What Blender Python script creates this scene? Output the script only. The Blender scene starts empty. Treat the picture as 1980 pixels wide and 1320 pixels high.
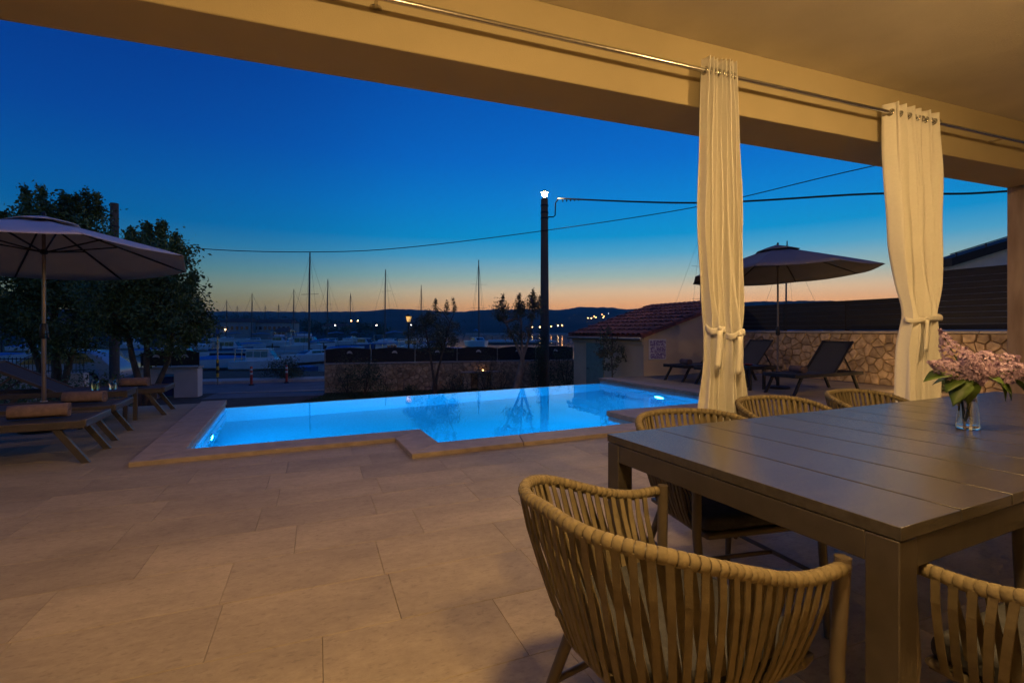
import bpy, bmesh, math, random
from mathutils import Vector, Matrix, noise
R = math.radians
random.seed(7)
sc = bpy.context.scene
col = sc.collection

# ------------------------------------------------------------------ camera, sky, sun, exposure
cam = bpy.data.cameras.new('camera'); camo = bpy.data.objects.new('camera', cam); col.objects.link(camo)
camo.location = (0, 0, 1.15); camo.rotation_euler = (math.pi/2, 0, 0)
cam.lens = 17.0; cam.sensor_width = 36; cam.shift_y = -20/1980; cam.clip_end = 20000; cam.clip_start = 0.02
sc.camera = camo
SUN_EL, SUN_ROT = R(-1.4), R(36)
world = bpy.data.worlds.new('World'); sc.world = world; world.use_nodes = True
nt = world.node_tree; bg = nt.nodes['Background']
sky = nt.nodes.new('ShaderNodeTexSky'); sky.sky_type = 'NISHITA'; sky.sun_disc = False
sky.sun_elevation = SUN_EL; sky.sun_rotation = SUN_ROT; sky.ozone_density = 3.2; sky.air_density = 1; sky.dust_density = 0.8
def lin(c): return tuple((x/255/12.92 if x <= 10 else ((x/255+.055)/1.055)**2.4) for x in c)
# clear dusk sky: colour by elevation, dimming away from where the sun has set, over a little of the physical sky
wn = nt.nodes.new; wl_ = nt.links.new
tcw = wn('ShaderNodeTexCoord'); nrm = wn('ShaderNodeVectorMath'); nrm.operation = 'NORMALIZE'; wl_(tcw.outputs['Generated'], nrm.inputs[0])
sep = wn('ShaderNodeSeparateXYZ'); wl_(nrm.outputs[0], sep.inputs[0])
cl = wn('ShaderNodeMath'); cl.operation = 'MAXIMUM'; cl.inputs[1].default_value = 0; wl_(sep.outputs['Z'], cl.inputs[0])
sq = wn('ShaderNodeMath'); sq.operation = 'SQRT'; wl_(cl.outputs[0], sq.inputs[0])
ramp = wn('ShaderNodeValToRGB'); wl_(sq.outputs[0], ramp.inputs[0])
stops = [(.0, (235, 138, 88)), (.03, (252, 165, 102)), (.053, (253, 182, 120)), (.08, (232, 196, 155)), (.11, (165, 188, 180)), (.152, (80, 166, 203)), (.188, (0, 147, 207)),
         (.25, (0, 130, 208)), (.33, (0, 107, 200)), (.43, (0, 90, 184)), (.7, (0, 66, 148)), (1., (0, 56, 126))]
el = ramp.color_ramp.elements
while len(el) < len(stops): el.new(.5)
for e_, (z, c) in zip(el, stops): e_.position = math.sqrt(z); e_.color = (*lin(c), 1)
hz = wn('ShaderNodeVectorMath'); hz.operation = 'MULTIPLY'; hz.inputs[1].default_value = (1, 1, 0); wl_(nrm.outputs[0], hz.inputs[0])
hn_ = wn('ShaderNodeVectorMath'); hn_.operation = 'NORMALIZE'; wl_(hz.outputs[0], hn_.inputs[0])
dt = wn('ShaderNodeVectorMath'); dt.operation = 'DOT_PRODUCT'; dt.inputs[1].default_value = (math.sin(R(22)), math.cos(R(22)), 0); wl_(hn_.outputs[0], dt.inputs[0])
azr = wn('ShaderNodeMapRange'); azr.inputs['From Min'].default_value = -1; wl_(dt.outputs['Value'], azr.inputs['Value'])
azc = wn('ShaderNodeFloatCurve'); wl_(azr.outputs[0], azc.inputs['Value']); cpts = [(0, .47), (.5, .46), (.69, .46), (.81, .57), (.94, .90), (1, 1)]
cc = azc.mapping.curves[0]
while len(cc.points) < len(cpts): cc.points.new(.5, .5)
for p, q in zip(cc.points, cpts): p.location = q
azc.mapping.update()
cmb = wn('ShaderNodeCombineColor')
for k, ex in enumerate((2.3, 1.2, .78)):
    pw_ = wn('ShaderNodeMath'); pw_.operation = 'POWER'; pw_.inputs[1].default_value = ex; wl_(azc.outputs[0], pw_.inputs[0]); wl_(pw_.outputs[0], cmb.inputs[k])
mul = wn('ShaderNodeMix'); mul.data_type = 'RGBA'; mul.blend_type = 'MULTIPLY'; mul.inputs['Factor'].default_value = 1
wl_(ramp.outputs[0], mul.inputs['A']); wl_(cmb.outputs[0], mul.inputs['B'])
adn = wn('ShaderNodeMix'); adn.data_type = 'RGBA'; adn.blend_type = 'ADD'; adn.inputs['Factor'].default_value = .03; adn.clamp_result = False
wl_(mul.outputs['Result'], adn.inputs['A']); wl_(sky.outputs[0], adn.inputs['B']); wl_(adn.outputs['Result'], bg.inputs[0])
bg.inputs[1].default_value = 1.0
sl = bpy.data.lights.new('sun', 'SUN'); sl.energy = 0.02; sl.angle = R(10); sl.color = (1, .7, .5)
so = bpy.data.objects.new('sun', sl); col.objects.link(so)
so.rotation_euler = (R(88), 0, math.pi - SUN_ROT)
vs = sc.view_settings; vs.view_transform = 'Standard'; vs.look = 'None'; vs.exposure = 0; vs.gamma = 1
sc.render.engine = 'CYCLES'; cy = sc.cycles
cy.use_denoising = True; cy.caustics_reflective = False; cy.caustics_refractive = False
cy.sample_clamp_indirect = 4; cy.max_bounces = 7; cy.diffuse_bounces = 3; cy.glossy_bounces = 3; cy.adaptive_threshold = .025; cy.transparent_max_bounces = 12

# ------------------------------------------------------------------ materials
MATS = {}
def mat(name, c, rough=.6, metal=0., var=.18, scale=6., bump=0., bscale=None, rnd=0., spec=.5, c2=None, stretch=(1, 1, 1), coord='Object', detail=6, rot=0., nrough=.5):
    m = bpy.data.materials.new(name); m.use_nodes = True; n = m.node_tree.nodes; l = m.node_tree.links
    b = n['Principled BSDF']; b.inputs['Roughness'].default_value = rough; b.inputs['Metallic'].default_value = metal
    b.inputs['Specular IOR Level'].default_value = spec
    tc = n.new('ShaderNodeTexCoord'); mp = n.new('ShaderNodeMapping'); mp.inputs['Scale'].default_value = stretch
    if rot: mp.vector_type = 'TEXTURE'; mp.inputs['Rotation'].default_value = (0, 0, rot); mp.inputs['Scale'].default_value = tuple(1/x for x in stretch)
    if coord == 'World':
        g = n.new('ShaderNodeNewGeometry'); src = g.outputs['Position']
    else: src = tc.outputs[coord]
    oi = n.new('ShaderNodeObjectInfo')
    if rnd > 0:
        va = n.new('ShaderNodeVectorMath'); va.operation = 'ADD'; vm = n.new('ShaderNodeVectorMath'); vm.operation = 'SCALE'
        vm.inputs[0].default_value = (37, 53, 71); l.new(oi.outputs['Random'], vm.inputs['Scale'])
        l.new(src, va.inputs[0]); l.new(vm.outputs[0], va.inputs[1]); src = va.outputs[0]
    l.new(src, mp.inputs['Vector'])
    nz = n.new('ShaderNodeTexNoise'); nz.inputs['Scale'].default_value = scale; nz.inputs['Detail'].default_value = detail; nz.inputs['Roughness'].default_value = nrough
    l.new(mp.outputs[0], nz.inputs['Vector'])
    cr = n.new('ShaderNodeValToRGB'); d = c2 or tuple(x*(1-var*1.6) for x in c); e = tuple(min(1, x*(1+var)) for x in c)
    cr.color_ramp.elements[0].position = .3; cr.color_ramp.elements[1].position = .72
    cr.color_ramp.elements[0].color = (*d, 1); cr.color_ramp.elements[1].color = (*e, 1)
    l.new(nz.outputs['Fac'], cr.inputs[0]); out = cr.outputs[0]
    if rnd > 0:
        mr = n.new('ShaderNodeMapRange'); mr.inputs['To Min'].default_value = 1-rnd; mr.inputs['To Max'].default_value = 1+rnd
        l.new(oi.outputs['Random'], mr.inputs['Value'])
        mx = n.new('ShaderNodeMix'); mx.data_type = 'RGBA'; mx.blend_type = 'MULTIPLY'; mx.inputs['Factor'].default_value = 1
        l.new(out, mx.inputs['A']); l.new(mr.outputs[0], mx.inputs['B']); out = mx.outputs['Result']
    l.new(out, b.inputs['Base Color'])
    if bump > 0:
        n2 = n.new('ShaderNodeTexNoise'); n2.inputs['Scale'].default_value = bscale or scale*4; n2.inputs['Detail'].default_value = 8
        l.new(mp.outputs[0], n2.inputs['Vector'])
        bp = n.new('ShaderNodeBump'); bp.inputs['Strength'].default_value = bump; bp.inputs['Distance'].default_value = .01
        l.new(n2.outputs['Fac'], bp.inputs['Height']); l.new(bp.outputs[0], b.inputs['Normal'])
    MATS[name] = m
    return m
def emit(name, c, s, sample=True):
    m = bpy.data.materials.new(name); m.use_nodes = True; n = m.node_tree.nodes
    b = n['Principled BSDF']; b.inputs['Base Color'].default_value = (.8, .8, .8, 1)
    b.inputs['Emission Color'].default_value = (*c, 1); b.inputs['Emission Strength'].default_value = s
    if not sample: m.cycles.emission_sampling = 'NONE'
    return m
def glass(name, c=(1, 1, 1), rough=0., ior=1.45):
    m = bpy.data.materials.new(name); m.use_nodes = True; b = m.node_tree.nodes['Principled BSDF']
    b.inputs['Base Color'].default_value = (*c, 1); b.inputs['Roughness'].default_value = rough
    b.inputs['Transmission Weight'].default_value = 1; b.inputs['IOR'].default_value = ior
    return m

M_tile = mat('travertine_tile', (.47, .375, .225), .6, var=.10, scale=15, bump=.12, bscale=90, rnd=.10, stretch=(1, 1.9, 1), coord='World', c2=(.335, .26, .155), detail=15, rot=R(22), nrough=.82)
def blotch(m, s1, lo, hi, s2, dark):     # broad mottling and small dark pits in the stone
    n = m.node_tree.nodes; l = m.node_tree.links; b = n['Principled BSDF']; src = b.inputs['Base Color'].links[0].from_socket; vec = next(x for x in n if x.bl_idname == 'ShaderNodeMapping').outputs[0]
    for sc_, a0, a1, p0, p1 in ((s1, lo, hi, .3, .7), (s2, dark, 1., .33, .42)):
        nz = n.new('ShaderNodeTexNoise'); nz.inputs['Scale'].default_value = sc_; nz.inputs['Detail'].default_value = 5; l.new(vec, nz.inputs['Vector'])
        mr = n.new('ShaderNodeMapRange'); mr.inputs['From Min'].default_value = p0; mr.inputs['From Max'].default_value = p1; mr.inputs['To Min'].default_value = a0; mr.inputs['To Max'].default_value = a1; l.new(nz.outputs['Fac'], mr.inputs['Value'])
        mx = n.new('ShaderNodeMix'); mx.data_type = 'RGBA'; mx.blend_type = 'MULTIPLY'; mx.inputs['Factor'].default_value = 1; l.new(src, mx.inputs['A']); l.new(mr.outputs[0], mx.inputs['B']); src = mx.outputs['Result']
    l.new(src, b.inputs['Base Color'])
blotch(M_tile, 1.6, .80, 1.12, 34, .82)
M_grout = mat('grout', (.34, .27, .17), .9)
M_coping = mat('coping_stone', (.45, .35, .25), .6, var=.12, scale=9, bump=.15, rnd=.06, coord='World')
M_plaster = mat('cream_plaster', (.51, .42, .25), .9, var=.06, scale=1.8, bump=.25, bscale=220, coord='World')
M_ceil = mat('ceiling_plaster', (.87, .81, .68), .9, var=.07, scale=2, bump=.5, bscale=140, coord='World')
M_wallcream = mat('house_wall_plaster', (.6, .5, .36), .9, var=.04, scale=2, bump=.2, bscale=150, coord='World')
M_trav = mat('travertine_cladding', (.40, .29, .19), .7, var=.15, scale=4, bump=.3, bscale=50, stretch=(3, 3, .6), coord='World', c2=(.27, .18, .11))
M_curtain = mat('curtain_linen', (.93, .89, .80), .95, var=.02, scale=60, bump=.08, bscale=300, spec=.1)
_n = M_curtain.node_tree.nodes; _tr = _n.new('ShaderNodeBsdfTranslucent'); _tr.inputs['Color'].default_value = (.75, .66, .5, 1); _mx = _n.new('ShaderNodeMixShader'); _mx.inputs[0].default_value = .12
M_curtain.node_tree.links.new(_n['Principled BSDF'].outputs[0], _mx.inputs[1]); M_curtain.node_tree.links.new(_tr.outputs[0], _mx.inputs[2]); M_curtain.node_tree.links.new(_mx.outputs[0], _n['Material Output'].inputs[0])
M_steel = mat('brushed_steel', (.62, .6, .56), .25, 1., var=.05, scale=30)
M_table = mat('table_aluminium', (.062, .053, .047), .21, 0., var=.15, scale=5, bump=.12, bscale=90, rnd=.06, stretch=(1, 9, 9))
M_tableframe = mat('table_frame_paint', (.060, .048, .038), .45, var=.1, scale=20, bump=.06, bscale=250)
M_rope = mat('rope_olive', (.20, .158, .09), .8, var=.12, scale=30, bump=.12, bscale=260, rnd=.1, spec=.25)
M_ropedk = mat('strap_olive', (.172, .135, .078), .8, var=.14, scale=25, bump=.12, bscale=220, rnd=.16, spec=.25)
M_chairleg = mat('chair_frame_paint', (.11, .085, .06), .45, var=.1, scale=15)
M_cushion = mat('charcoal_cushion', (.045, .045, .05), .95, var=.2, scale=40, bump=.2, bscale=200)
M_lfr = mat('lounger_frame', (.078, .066, .06), .45, var=.08, scale=20)
M_sling = mat('lounger_sling', (.05, .052, .06), .8, var=.15, scale=120, bump=.15, bscale=400)
M_towel = mat('towel_terry', (.27, .185, .155), 1., var=.15, scale=25, bump=.8, bscale=180)
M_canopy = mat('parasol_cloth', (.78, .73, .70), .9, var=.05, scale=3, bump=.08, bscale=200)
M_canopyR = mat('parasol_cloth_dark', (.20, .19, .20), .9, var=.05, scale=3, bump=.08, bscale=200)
M_pole = mat('parasol_pole', (.22, .18, .17), .35, .4, var=.06, scale=20)
M_dark = mat('dark_metal', (.03, .03, .033), .5, .3, var=.2, scale=15)
M_whitepl = mat('white_plastic', (.75, .74, .7), .5, var=.05)
M_pool = mat('pool_mosaic', (.42, .74, .88), .5, var=.10, scale=26, rnd=0, coord='World')
M_lens = emit('pool_lamp_lens', (.12, .55, 1.0), 235)
M_lens2 = emit('pool_lamp_lens_bright', (.12, .55, 1.0), 520)
M_stone = mat('rubble_stone', (.52, .39, .25), .9, var=.2, scale=9, bump=.9, bscale=18, rnd=.28, coord='World', c2=(.30, .20, .12))
M_mortar = mat('mortar', (.24, .18, .125), .95, var=.2, scale=12, bump=.4)
M_cap = mat('wall_cap', (.42, .36, .30), .85, var=.12, scale=6, bump=.3, coord='World', rnd=.08)
M_board = mat('dark_board', (.015, .013, .012), .7, var=.25, scale=6, bump=.15, rnd=.25, stretch=(1, 8, 8))
M_shedwall = mat('shed_plaster', (.66, .54, .35), .9, var=.07, scale=1.6, bump=.2, bscale=80, coord='World')
M_shedtrim = mat('shed_trim', (.5, .43, .32), .9, var=.06)
M_rooftile = mat('clay_roof_tile', (.27, .095, .065), .85, var=.22, scale=8, bump=.3, rnd=.28)
M_door = mat('green_door', (.20, .33, .27), .6, var=.08, scale=8)
M_grass = mat('lawn_grass', (.05, .085, .03), .9, var=.3, scale=3, coord='World')
M_soil = mat('garden_soil', (.10, .07, .05), 1., var=.25, scale=4, bump=.5, coord='World')
M_road = mat('asphalt', (.19, .18, .185), .9, var=.15, scale=1.5, bump=.3, bscale=60, coord='World')
M_kerb = mat('kerb_concrete', (.48, .44, .39), .9, var=.12, scale=4, bump=.2, coord='World', rnd=.08)
M_pave = mat('promenade_paving', (.5, .44, .37), .9, var=.12, scale=2, coord='World')
M_conc = mat('weathered_pole', (.13, .105, .085), .9, var=.2, scale=6, bump=.4, bscale=25, stretch=(1, 1, .15))
M_cable = mat('cable_rubber', (.012, .012, .014), .6)
M_bark = mat('bark', (.12, .09, .065), .95, var=.3, scale=12, bump=.8, bscale=30, stretch=(1, 1, .3))
M_barkpale = mat('olive_bark', (.24, .20, .17), .95, var=.3, scale=10, bump=.8, bscale=25, stretch=(1, 1, .35))
M_leaf = mat('leaf_dark', (.10, .16, .05), .5, var=.45, scale=1.3, c2=(.045, .08, .025))
M_leaf2 = mat('leaf_shrub', (.065, .095, .04), .6, var=.4, scale=2.2, c2=(.03, .05, .022))
M_olive = mat('leaf_olive', (.12, .13, .075), .6, var=.35, scale=2.2, c2=(.06, .07, .04))
M_hill = mat('hill_scrub', (.06, .075, .06), 1., var=.3, scale=.012, coord='World')
M_hull = mat('boat_white', (.8, .82, .84), .3, var=.05, scale=2)
M_hullblue = mat('boat_blue', (.06, .14, .3), .4, var=.1, scale=2)
M_cover = mat('boat_cover', (.14, .32, .58), .8, var=.12, scale=3)
M_wind = mat('boat_window', (.02, .03, .04), .1, var=.1, spec=.8)
M_mast = mat('mast_alloy', (.10, .10, .105), .5, .3, var=.1)
M_yellow = mat('sign_yellow', (.70, .42, .03), .6, var=.05)
M_black = mat('sign_black', (.015, .015, .015), .6)
M_red = mat('bollard_red', (.42, .035, .02), .5, var=.1)
M_signblue = mat('sign_blue', (.10, .25, .5), .5)
M_pillar = mat('pillar_plaster', (.68, .57, .52), .9, var=.05, scale=2, bump=.2, bscale=60)
M_bin = mat('bin_blue', (.02, .03, .12), .5)
M_panel = mat('panel_fence_black', (.016, .016, .018), .6, var=.2)
M_motif = mat('motif_white', (.6, .6, .58), .5)
M_carw = mat('car_paint', (.36, .37, .40), .25, var=.02, spec=.6)
M_carglass = mat('car_glass', (.02, .025, .03), .08, spec=.8)
M_tyre = mat('tyre_rubber', (.02, .02, .02), .9)
M_gutter = mat('gutter_metal', (.3, .3, .28), .5, .4)
M_petal = mat('lilac_petal', (.52, .38, .50), .7, var=.3, scale=45, c2=(.30, .19, .33))
M_vleaf = mat('lilac_leaf', (.075, .13, .018), .5, var=.25, scale=30)
M_stem = mat('flower_stem', (.10, .13, .04), .6)
M_glass = glass('clear_glass'); M_vwater = glass('vase_water', (.98, 1, .99), 0, 1.33)
M_drink = glass('mojito', (.75, .9, .5), .15, 1.33)
M_build = mat('far_render', (.42, .40, .38), .9, var=.1)
M_pontoon = mat('pontoon_deck', (.55, .54, .52), .8, var=.1)

# ------------------------------------------------------------------ mesh helpers
class MB:
    def __init__(s): s.v = []; s.f = []
    def add(s, vs_, fs_):
        o = len(s.v); s.v += [tuple(p) for p in vs_]; s.f += [tuple(i+o for i in f) for f in fs_]; return s
    def hexa(s, b, t):   # four bottom points, four top points (counter-clockwise)
        return s.add(list(b)+list(t), [(3, 2, 1, 0), (4, 5, 6, 7), (0, 1, 5, 4), (1, 2, 6, 5), (2, 3, 7, 6), (3, 0, 4, 7)])
    def box(s, x0, x1, y0, y1, z0, z1):
        return s.hexa([(x0, y0, z0), (x1, y0, z0), (x1, y1, z0), (x0, y1, z0)], [(x0, y0, z1), (x1, y0, z1), (x1, y1, z1), (x0, y1, z1)])
    def bar(s, a, b, w, h, up=(0, 0, 1)):   # rectangular bar from a to b
        a, b = Vector(a), Vector(b); d = (b-a).normalized(); sd = d.cross(Vector(up))
        if sd.length < 1e-5: sd = d.cross(Vector((0, 1, 0)))
        sd.normalize(); u = sd.cross(d).normalized(); sd *= w/2; u *= h/2
        return s.hexa([a-sd-u, b-sd-u, b+sd-u, a+sd-u], [a-sd+u, b-sd+u, b+sd+u, a+sd+u])
    def prism(s, poly, z0, z1):
        n = len(poly); o = [(x, y, z0) for x, y in poly]+[(x, y, z1) for x, y in poly]
        return s.add(o, [tuple(range(n-1, -1, -1)), tuple(range(n, 2*n))]+[(i, (i+1) % n, n+(i+1) % n, n+i) for i in range(n)])
    def tube(s, pts, r, n=8, cap=True):
        pts = [Vector(p) for p in pts]; m = len(pts); rs = r if isinstance(r, (list, tuple)) else [r]*m
        V = []; prev = None
        for i, p in enumerate(pts):
            t = (pts[min(i+1, m-1)]-pts[max(i-1, 0)]).normalized()
            if prev is None:
                a = t.cross(Vector((0, 0, 1)))
                if a.length < 1e-3: a = t.cross(Vector((1, 0, 0)))
            else: a = prev-t*prev.dot(t)
            a.normalize(); prev = a; b = t.cross(a)
            for k in range(n):
                g = 2*math.pi*k/n; V.append(p+(a*math.cos(g)+b*math.sin(g))*rs[i])
        F = [(i*n+k, i*n+(k+1) % n, (i+1)*n+(k+1) % n, (i+1)*n+k) for i in range(m-1) for k in range(n)]
        if cap: F += [tuple(range(n-1, -1, -1)), tuple((m-1)*n+k for k in range(n))]
        return s.add(V, F)
    def lathe(s, prof, n=16, c=(0, 0, 0)):
        V = []; m = len(prof)
        for r, z in prof:
            for k in range(n):
                g = 2*math.pi*k/n; V.append((c[0]+r*math.cos(g), c[1]+r*math.sin(g), c[2]+z))
        F = [(i*n+k, i*n+(k+1) % n, (i+1)*n+(k+1) % n, (i+1)*n+k) for i in range(m-1) for k in range(n)]
        if prof[0][0] > 1e-6: F.append(tuple(range(n-1, -1, -1)))
        if prof[-1][0] > 1e-6: F.append(tuple((m-1)*n+k for k in range(n)))
        return s.add(V, F)
    def mesh(s, name, smooth=None):
        me = bpy.data.meshes.new(name); me.from_pydata(s.v, [], s.f); me.validate()
        if smooth:
            me.shade_smooth()
            if smooth < 179: me.set_sharp_from_angle(angle=R(smooth))
        return me
    def build(s, name, m, parent=None, smooth=None, bevel=0, seg=2, loc=None):
        me = s.mesh(name, smooth); me.materials.append(m)
        o = link(name, me, parent)
        if loc: o.location = loc
        if bevel:
            b = o.modifiers.new('bevel', 'BEVEL'); b.width = bevel; b.segments = seg; b.limit_method = 'ANGLE'; b.angle_limit = R(40)
            me.shade_smooth(); me.set_sharp_from_angle(angle=R(40))
        return o
def link(name, data, parent=None):
    o = bpy.data.objects.new(name, data); col.objects.link(o); o.parent = parent; return o
def tag(o, label=None, cat=None, group=None, kind=None):
    if label: o['label'] = label
    if cat: o['category'] = cat
    if group: o['group'] = group
    if kind: o['kind'] = kind
    return o
def thing(name, label, cat, loc=(0, 0, 0), rz=0, group=None):
    o = link(name, None); o.location = loc; o.rotation_euler = (0, 0, rz); o.empty_display_size = .1
    return tag(o, label, cat, group)
def copy_tree(o, parent=None):
    c = o.copy(); col.objects.link(c); c.parent = parent
    for ch in list(KIDS.get(o, o.children)): copy_tree(ch, c)
    return c
KIDS = {}
def snap(o):     # remembers a tree before it is copied (o.children walks all objects)
    KIDS[o] = list(o.children)
    for c in KIDS[o]: snap(c)
def lerp(a, b, t): return a+(b-a)*t
def table_of(xs, ys):
    def f(x):
        if x <= xs[0]: return ys[0]
        for i in range(len(xs)-1):
            if x <= xs[i+1]:
                t = (x-xs[i])/(xs[i+1]-xs[i]); t = t*t*(3-2*t)*.5+t*.5
                return lerp(ys[i], ys[i+1], t)
        return ys[-1]
    return f
def inside(p, poly):
    x, y = p; r = False; n = len(poly)
    for i in range(n):
        (x1, y1), (x2, y2) = poly[i], poly[(i+1) % n]
        if (y1 > y) != (y2 > y) and x < (x2-x1)*(y-y1)/(y2-y1)+x1: r = not r
    return r
def edge_dist(p, poly, closed=True):
    b = 1e9; P = Vector(p)
    for i in range(len(poly)-(0 if closed else 1)):
        a, c = Vector(poly[i]), Vector(poly[(i+1) % len(poly)]); d = c-a
        t = max(0, min(1, (P-a).dot(d)/d.length_squared)); b = min(b, (P-a-d*t).length)
    return b
def fill_poly(name, poly, z, m, parent=None):
    bm = bmesh.new(); vs_ = [bm.verts.new((x, y, z)) for x, y in poly]
    es = [bm.edges.new((vs_[i], vs_[(i+1) % len(vs_)])) for i in range(len(vs_))]
    bmesh.ops.triangle_fill(bm, use_beauty=True, edges=es)
    bmesh.ops.recalc_face_normals(bm, faces=bm.faces)
    for f in bm.faces:
        if f.normal.z < 0: f.normal_flip()
    me = bpy.data.meshes.new(name); bm.to_mesh(me); bm.free(); me.materials.append(m)
    return link(name, me, parent)
def at(sl_, d): return (sl_*d, d)
AU = R(25); U = Vector((math.cos(AU), math.sin(AU), 0)); V_ = Vector((-math.sin(AU), math.cos(AU), 0))   # pool, table and lounger axes
LOW = -1.0; SEA = -2.2

# ------------------------------------------------------------------ sea, shore, road, garden
sea = MB().add([(-9000, 24, SEA), (9000, 24, SEA), (9000, 12000, SEA), (-9000, 12000, SEA)], [(0, 1, 2, 3)])
ms = bpy.data.materials.new('sea_water'); ms.use_nodes = True; n = ms.node_tree.nodes; l = ms.node_tree.links; b = n['Principled BSDF']
b.inputs['Base Color'].default_value = (.012, .035, .05, 1); b.inputs['Roughness'].default_value = .06; b.inputs['IOR'].default_value = 1.33
g = n.new('ShaderNodeNewGeometry'); mp = n.new('ShaderNodeMapping'); mp.inputs['Scale'].default_value = (.5, 1.4, 1); nz = n.new('ShaderNodeTexNoise'); nz.inputs['Scale'].default_value = .9
bp = n.new('ShaderNodeBump'); bp.inputs['Strength'].default_value = .14; bp.inputs['Distance'].default_value = .1
l.new(g.outputs['Position'], mp.inputs[0]); l.new(mp.outputs[0], nz.inputs['Vector']); l.new(nz.outputs['Fac'], bp.inputs['Height']); l.new(bp.outputs[0], b.inputs['Normal'])
tag(sea.build('sea', ms), 'calm dark blue harbour water reflecting the dusk sky', kind='structure')

POOL = [(-4.62, 7.80), (-3.09, 4.53), (-1.055, 5.47), (-.745, 4.81), (1.711, 5.955), (1.344, 6.735), (3.80, 7.88), (2.09, 11.50)]   # H A B C D E F G
TERR = [POOL[0], POOL[1], POOL[2], POOL[3], POOL[4], POOL[5], POOL[6], POOL[7], (3.35, 12.45), (6.25, 13.80), (8.86, 8.55), (11.6, 2.6), (11.6, -5.2), (-13.5, -5.2), (-13.5, 3.66)]
low_poly = [(-60, -6), (-13.5, -6), (-13.5, 3.66), POOL[0], POOL[7], (3.35, 12.45), (6.25, 13.8), (8.86, 8.55), (14, -2), (70, -2), (70, 26), (-60, 26)]
lowg = fill_poly('ground', low_poly, LOW, M_soil); tag(lowg, 'dark soil and ground of the lower garden', kind='structure')
quay = MB().box(-60, 70, 25.8, 26.2, SEA-.3, LOW-.02)
tag(quay.build('quay_wall', M_kerb), 'concrete quay edge', kind='structure')
# boundary wall line: right end to left end (and on to the gate pillar)
WB = Vector((1.9, 19.07, 0)); WD = Vector((-.9648, -.2627, 0)); WN = Vector((.2627, -.9648, 0))   # WN faces the house
def wl(s, off=0, z=0): p = WB+WD*s+WN*off; return (p.x, p.y, z)
road = MB().add([wl(-40, -.9, LOW+.006), wl(60, -.9, LOW+.006), wl(60, -4.2, LOW+.006), wl(-40, -4.2, LOW+.006)], [(3, 2, 1, 0)])
tag(road.build('road', M_road), kind='structure')
gp = MB().add([wl(8.7, .6, LOW+.004), wl(12.3, .6, LOW+.004), wl(12.3, -.9, LOW+.004), wl(8.7, -.9, LOW+.004)], [(3, 2, 1, 0)])
tag(gp.build('driveway', M_road), kind='structure')
prom = MB().hexa([wl(60, -4.35, LOW-.05), wl(60, -5.6, LOW-.05), wl(-40, -5.6, LOW-.05), wl(-40, -4.35, LOW-.05)], [wl(60, -4.35, LOW+.10), wl(60, -5.6, LOW+.10), wl(-40, -5.6, LOW+.10), wl(-40, -4.35, LOW+.10)])
tag(prom.build('pavement', M_pave), kind='structure')
kerb = link('kerb', None); tag(kerb, kind='structure')
for i in range(26):
    s0 = -10+i*1.2
    MB().hexa([wl(s0, -4.2, LOW-.05), wl(s0+1.19, -4.2, LOW-.05), wl(s0+1.19, -4.35, LOW-.05), wl(s0, -4.35, LOW-.05)], [wl(s0, -4.2, LOW+.115), wl(s0+1.19, -4.2, LOW+.115), wl(s0+1.19, -4.35, LOW+.115), wl(s0, -4.35, LOW+.115)]).build('kerb_stone', M_kerb, kerb)
for i in range(4):
    s0 = 8.75+i*.88
    MB().hexa([wl(s0, -.75, LOW-.05), wl(s0+.87, -.75, LOW-.05), wl(s0+.87, -.9, LOW-.05), wl(s0, -.9, LOW-.05)], [wl(s0, -.75, LOW+.03), wl(s0+.87, -.75, LOW+.03), wl(s0+.87, -.9, LOW+.03), wl(s0, -.9, LOW+.03)]).build('kerb_stone', M_kerb, kerb)
# lawn between pool and garden wall
lawn_poly = [(-3.6, 9.2), (2.0, 11.9), (1.7, 15.6), (1.5, 18.4), (-6.2, 16.3), (-6.4, 13.2)]
lw = fill_poly('lawn', lawn_poly, LOW+.03, M_grass); tag(lw, kind='structure')
gv = []; gf = []; rg = random.Random(3)
while len(gf) < 26000:
    x, y = rg.uniform(-6.4, 2), rg.uniform(9.2, 18.4)
    if not inside((x, y), lawn_poly): continue
    a = rg.uniform(0, 6.28); h = rg.uniform(.03, .075); w = .012; k = len(gv); lx, ly = rg.uniform(-.03, .03), rg.uniform(-.03, .03)
    gv += [(x-w*math.cos(a), y-w*math.sin(a), LOW+.03), (x+w*math.cos(a), y+w*math.sin(a), LOW+.03), (x+lx, y+ly, LOW+.03+h)]; gf.append((k, k+1, k+2))
gm = MB(); gm.v = gv; gm.f = gf
tag(gm.build('grass', M_grass), 'short dark green lawn grass behind the pool', 'grass', kind='stuff')

# ------------------------------------------------------------------ hills around the bay
def hill(name, prof, d0, d1, z0, m, label, rough=.9, rows=9, seed=0):
    mb = MB(); xs = [p[0] for p in prof]; N = int((xs[-1]-xs[0])/0.006); f = table_of(xs, [p[1] for p in prof])
    for i in range(N+1):
        k = lerp(xs[0], xs[-1], i/N); top = f(k)
        for j in range(rows):
            t = j/(rows-2); d = lerp(d0, d1, min(t, 1)) if j < rows-1 else d1*1.25
            zt = 1.15+top*d1
            z = lerp(z0, zt, min(1, t)**.75) if j < rows-1 else z0
            if 0 < j < rows-1: z += rough*(d1/1000)*(noise.noise(Vector((k*90+seed, j*2.1, seed)))*1.5+noise.noise(Vector((k*420, j*5.3, seed+3))))
            mb.v.append((k*d, d, z))
    for i in range(N):
        for j in range(rows-1):
            a = i*rows+j; mb.f.append((a, a+rows, a+rows+1, a+1))
    return tag(mb.build(name, m, smooth=179), label, kind='structure')
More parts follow.
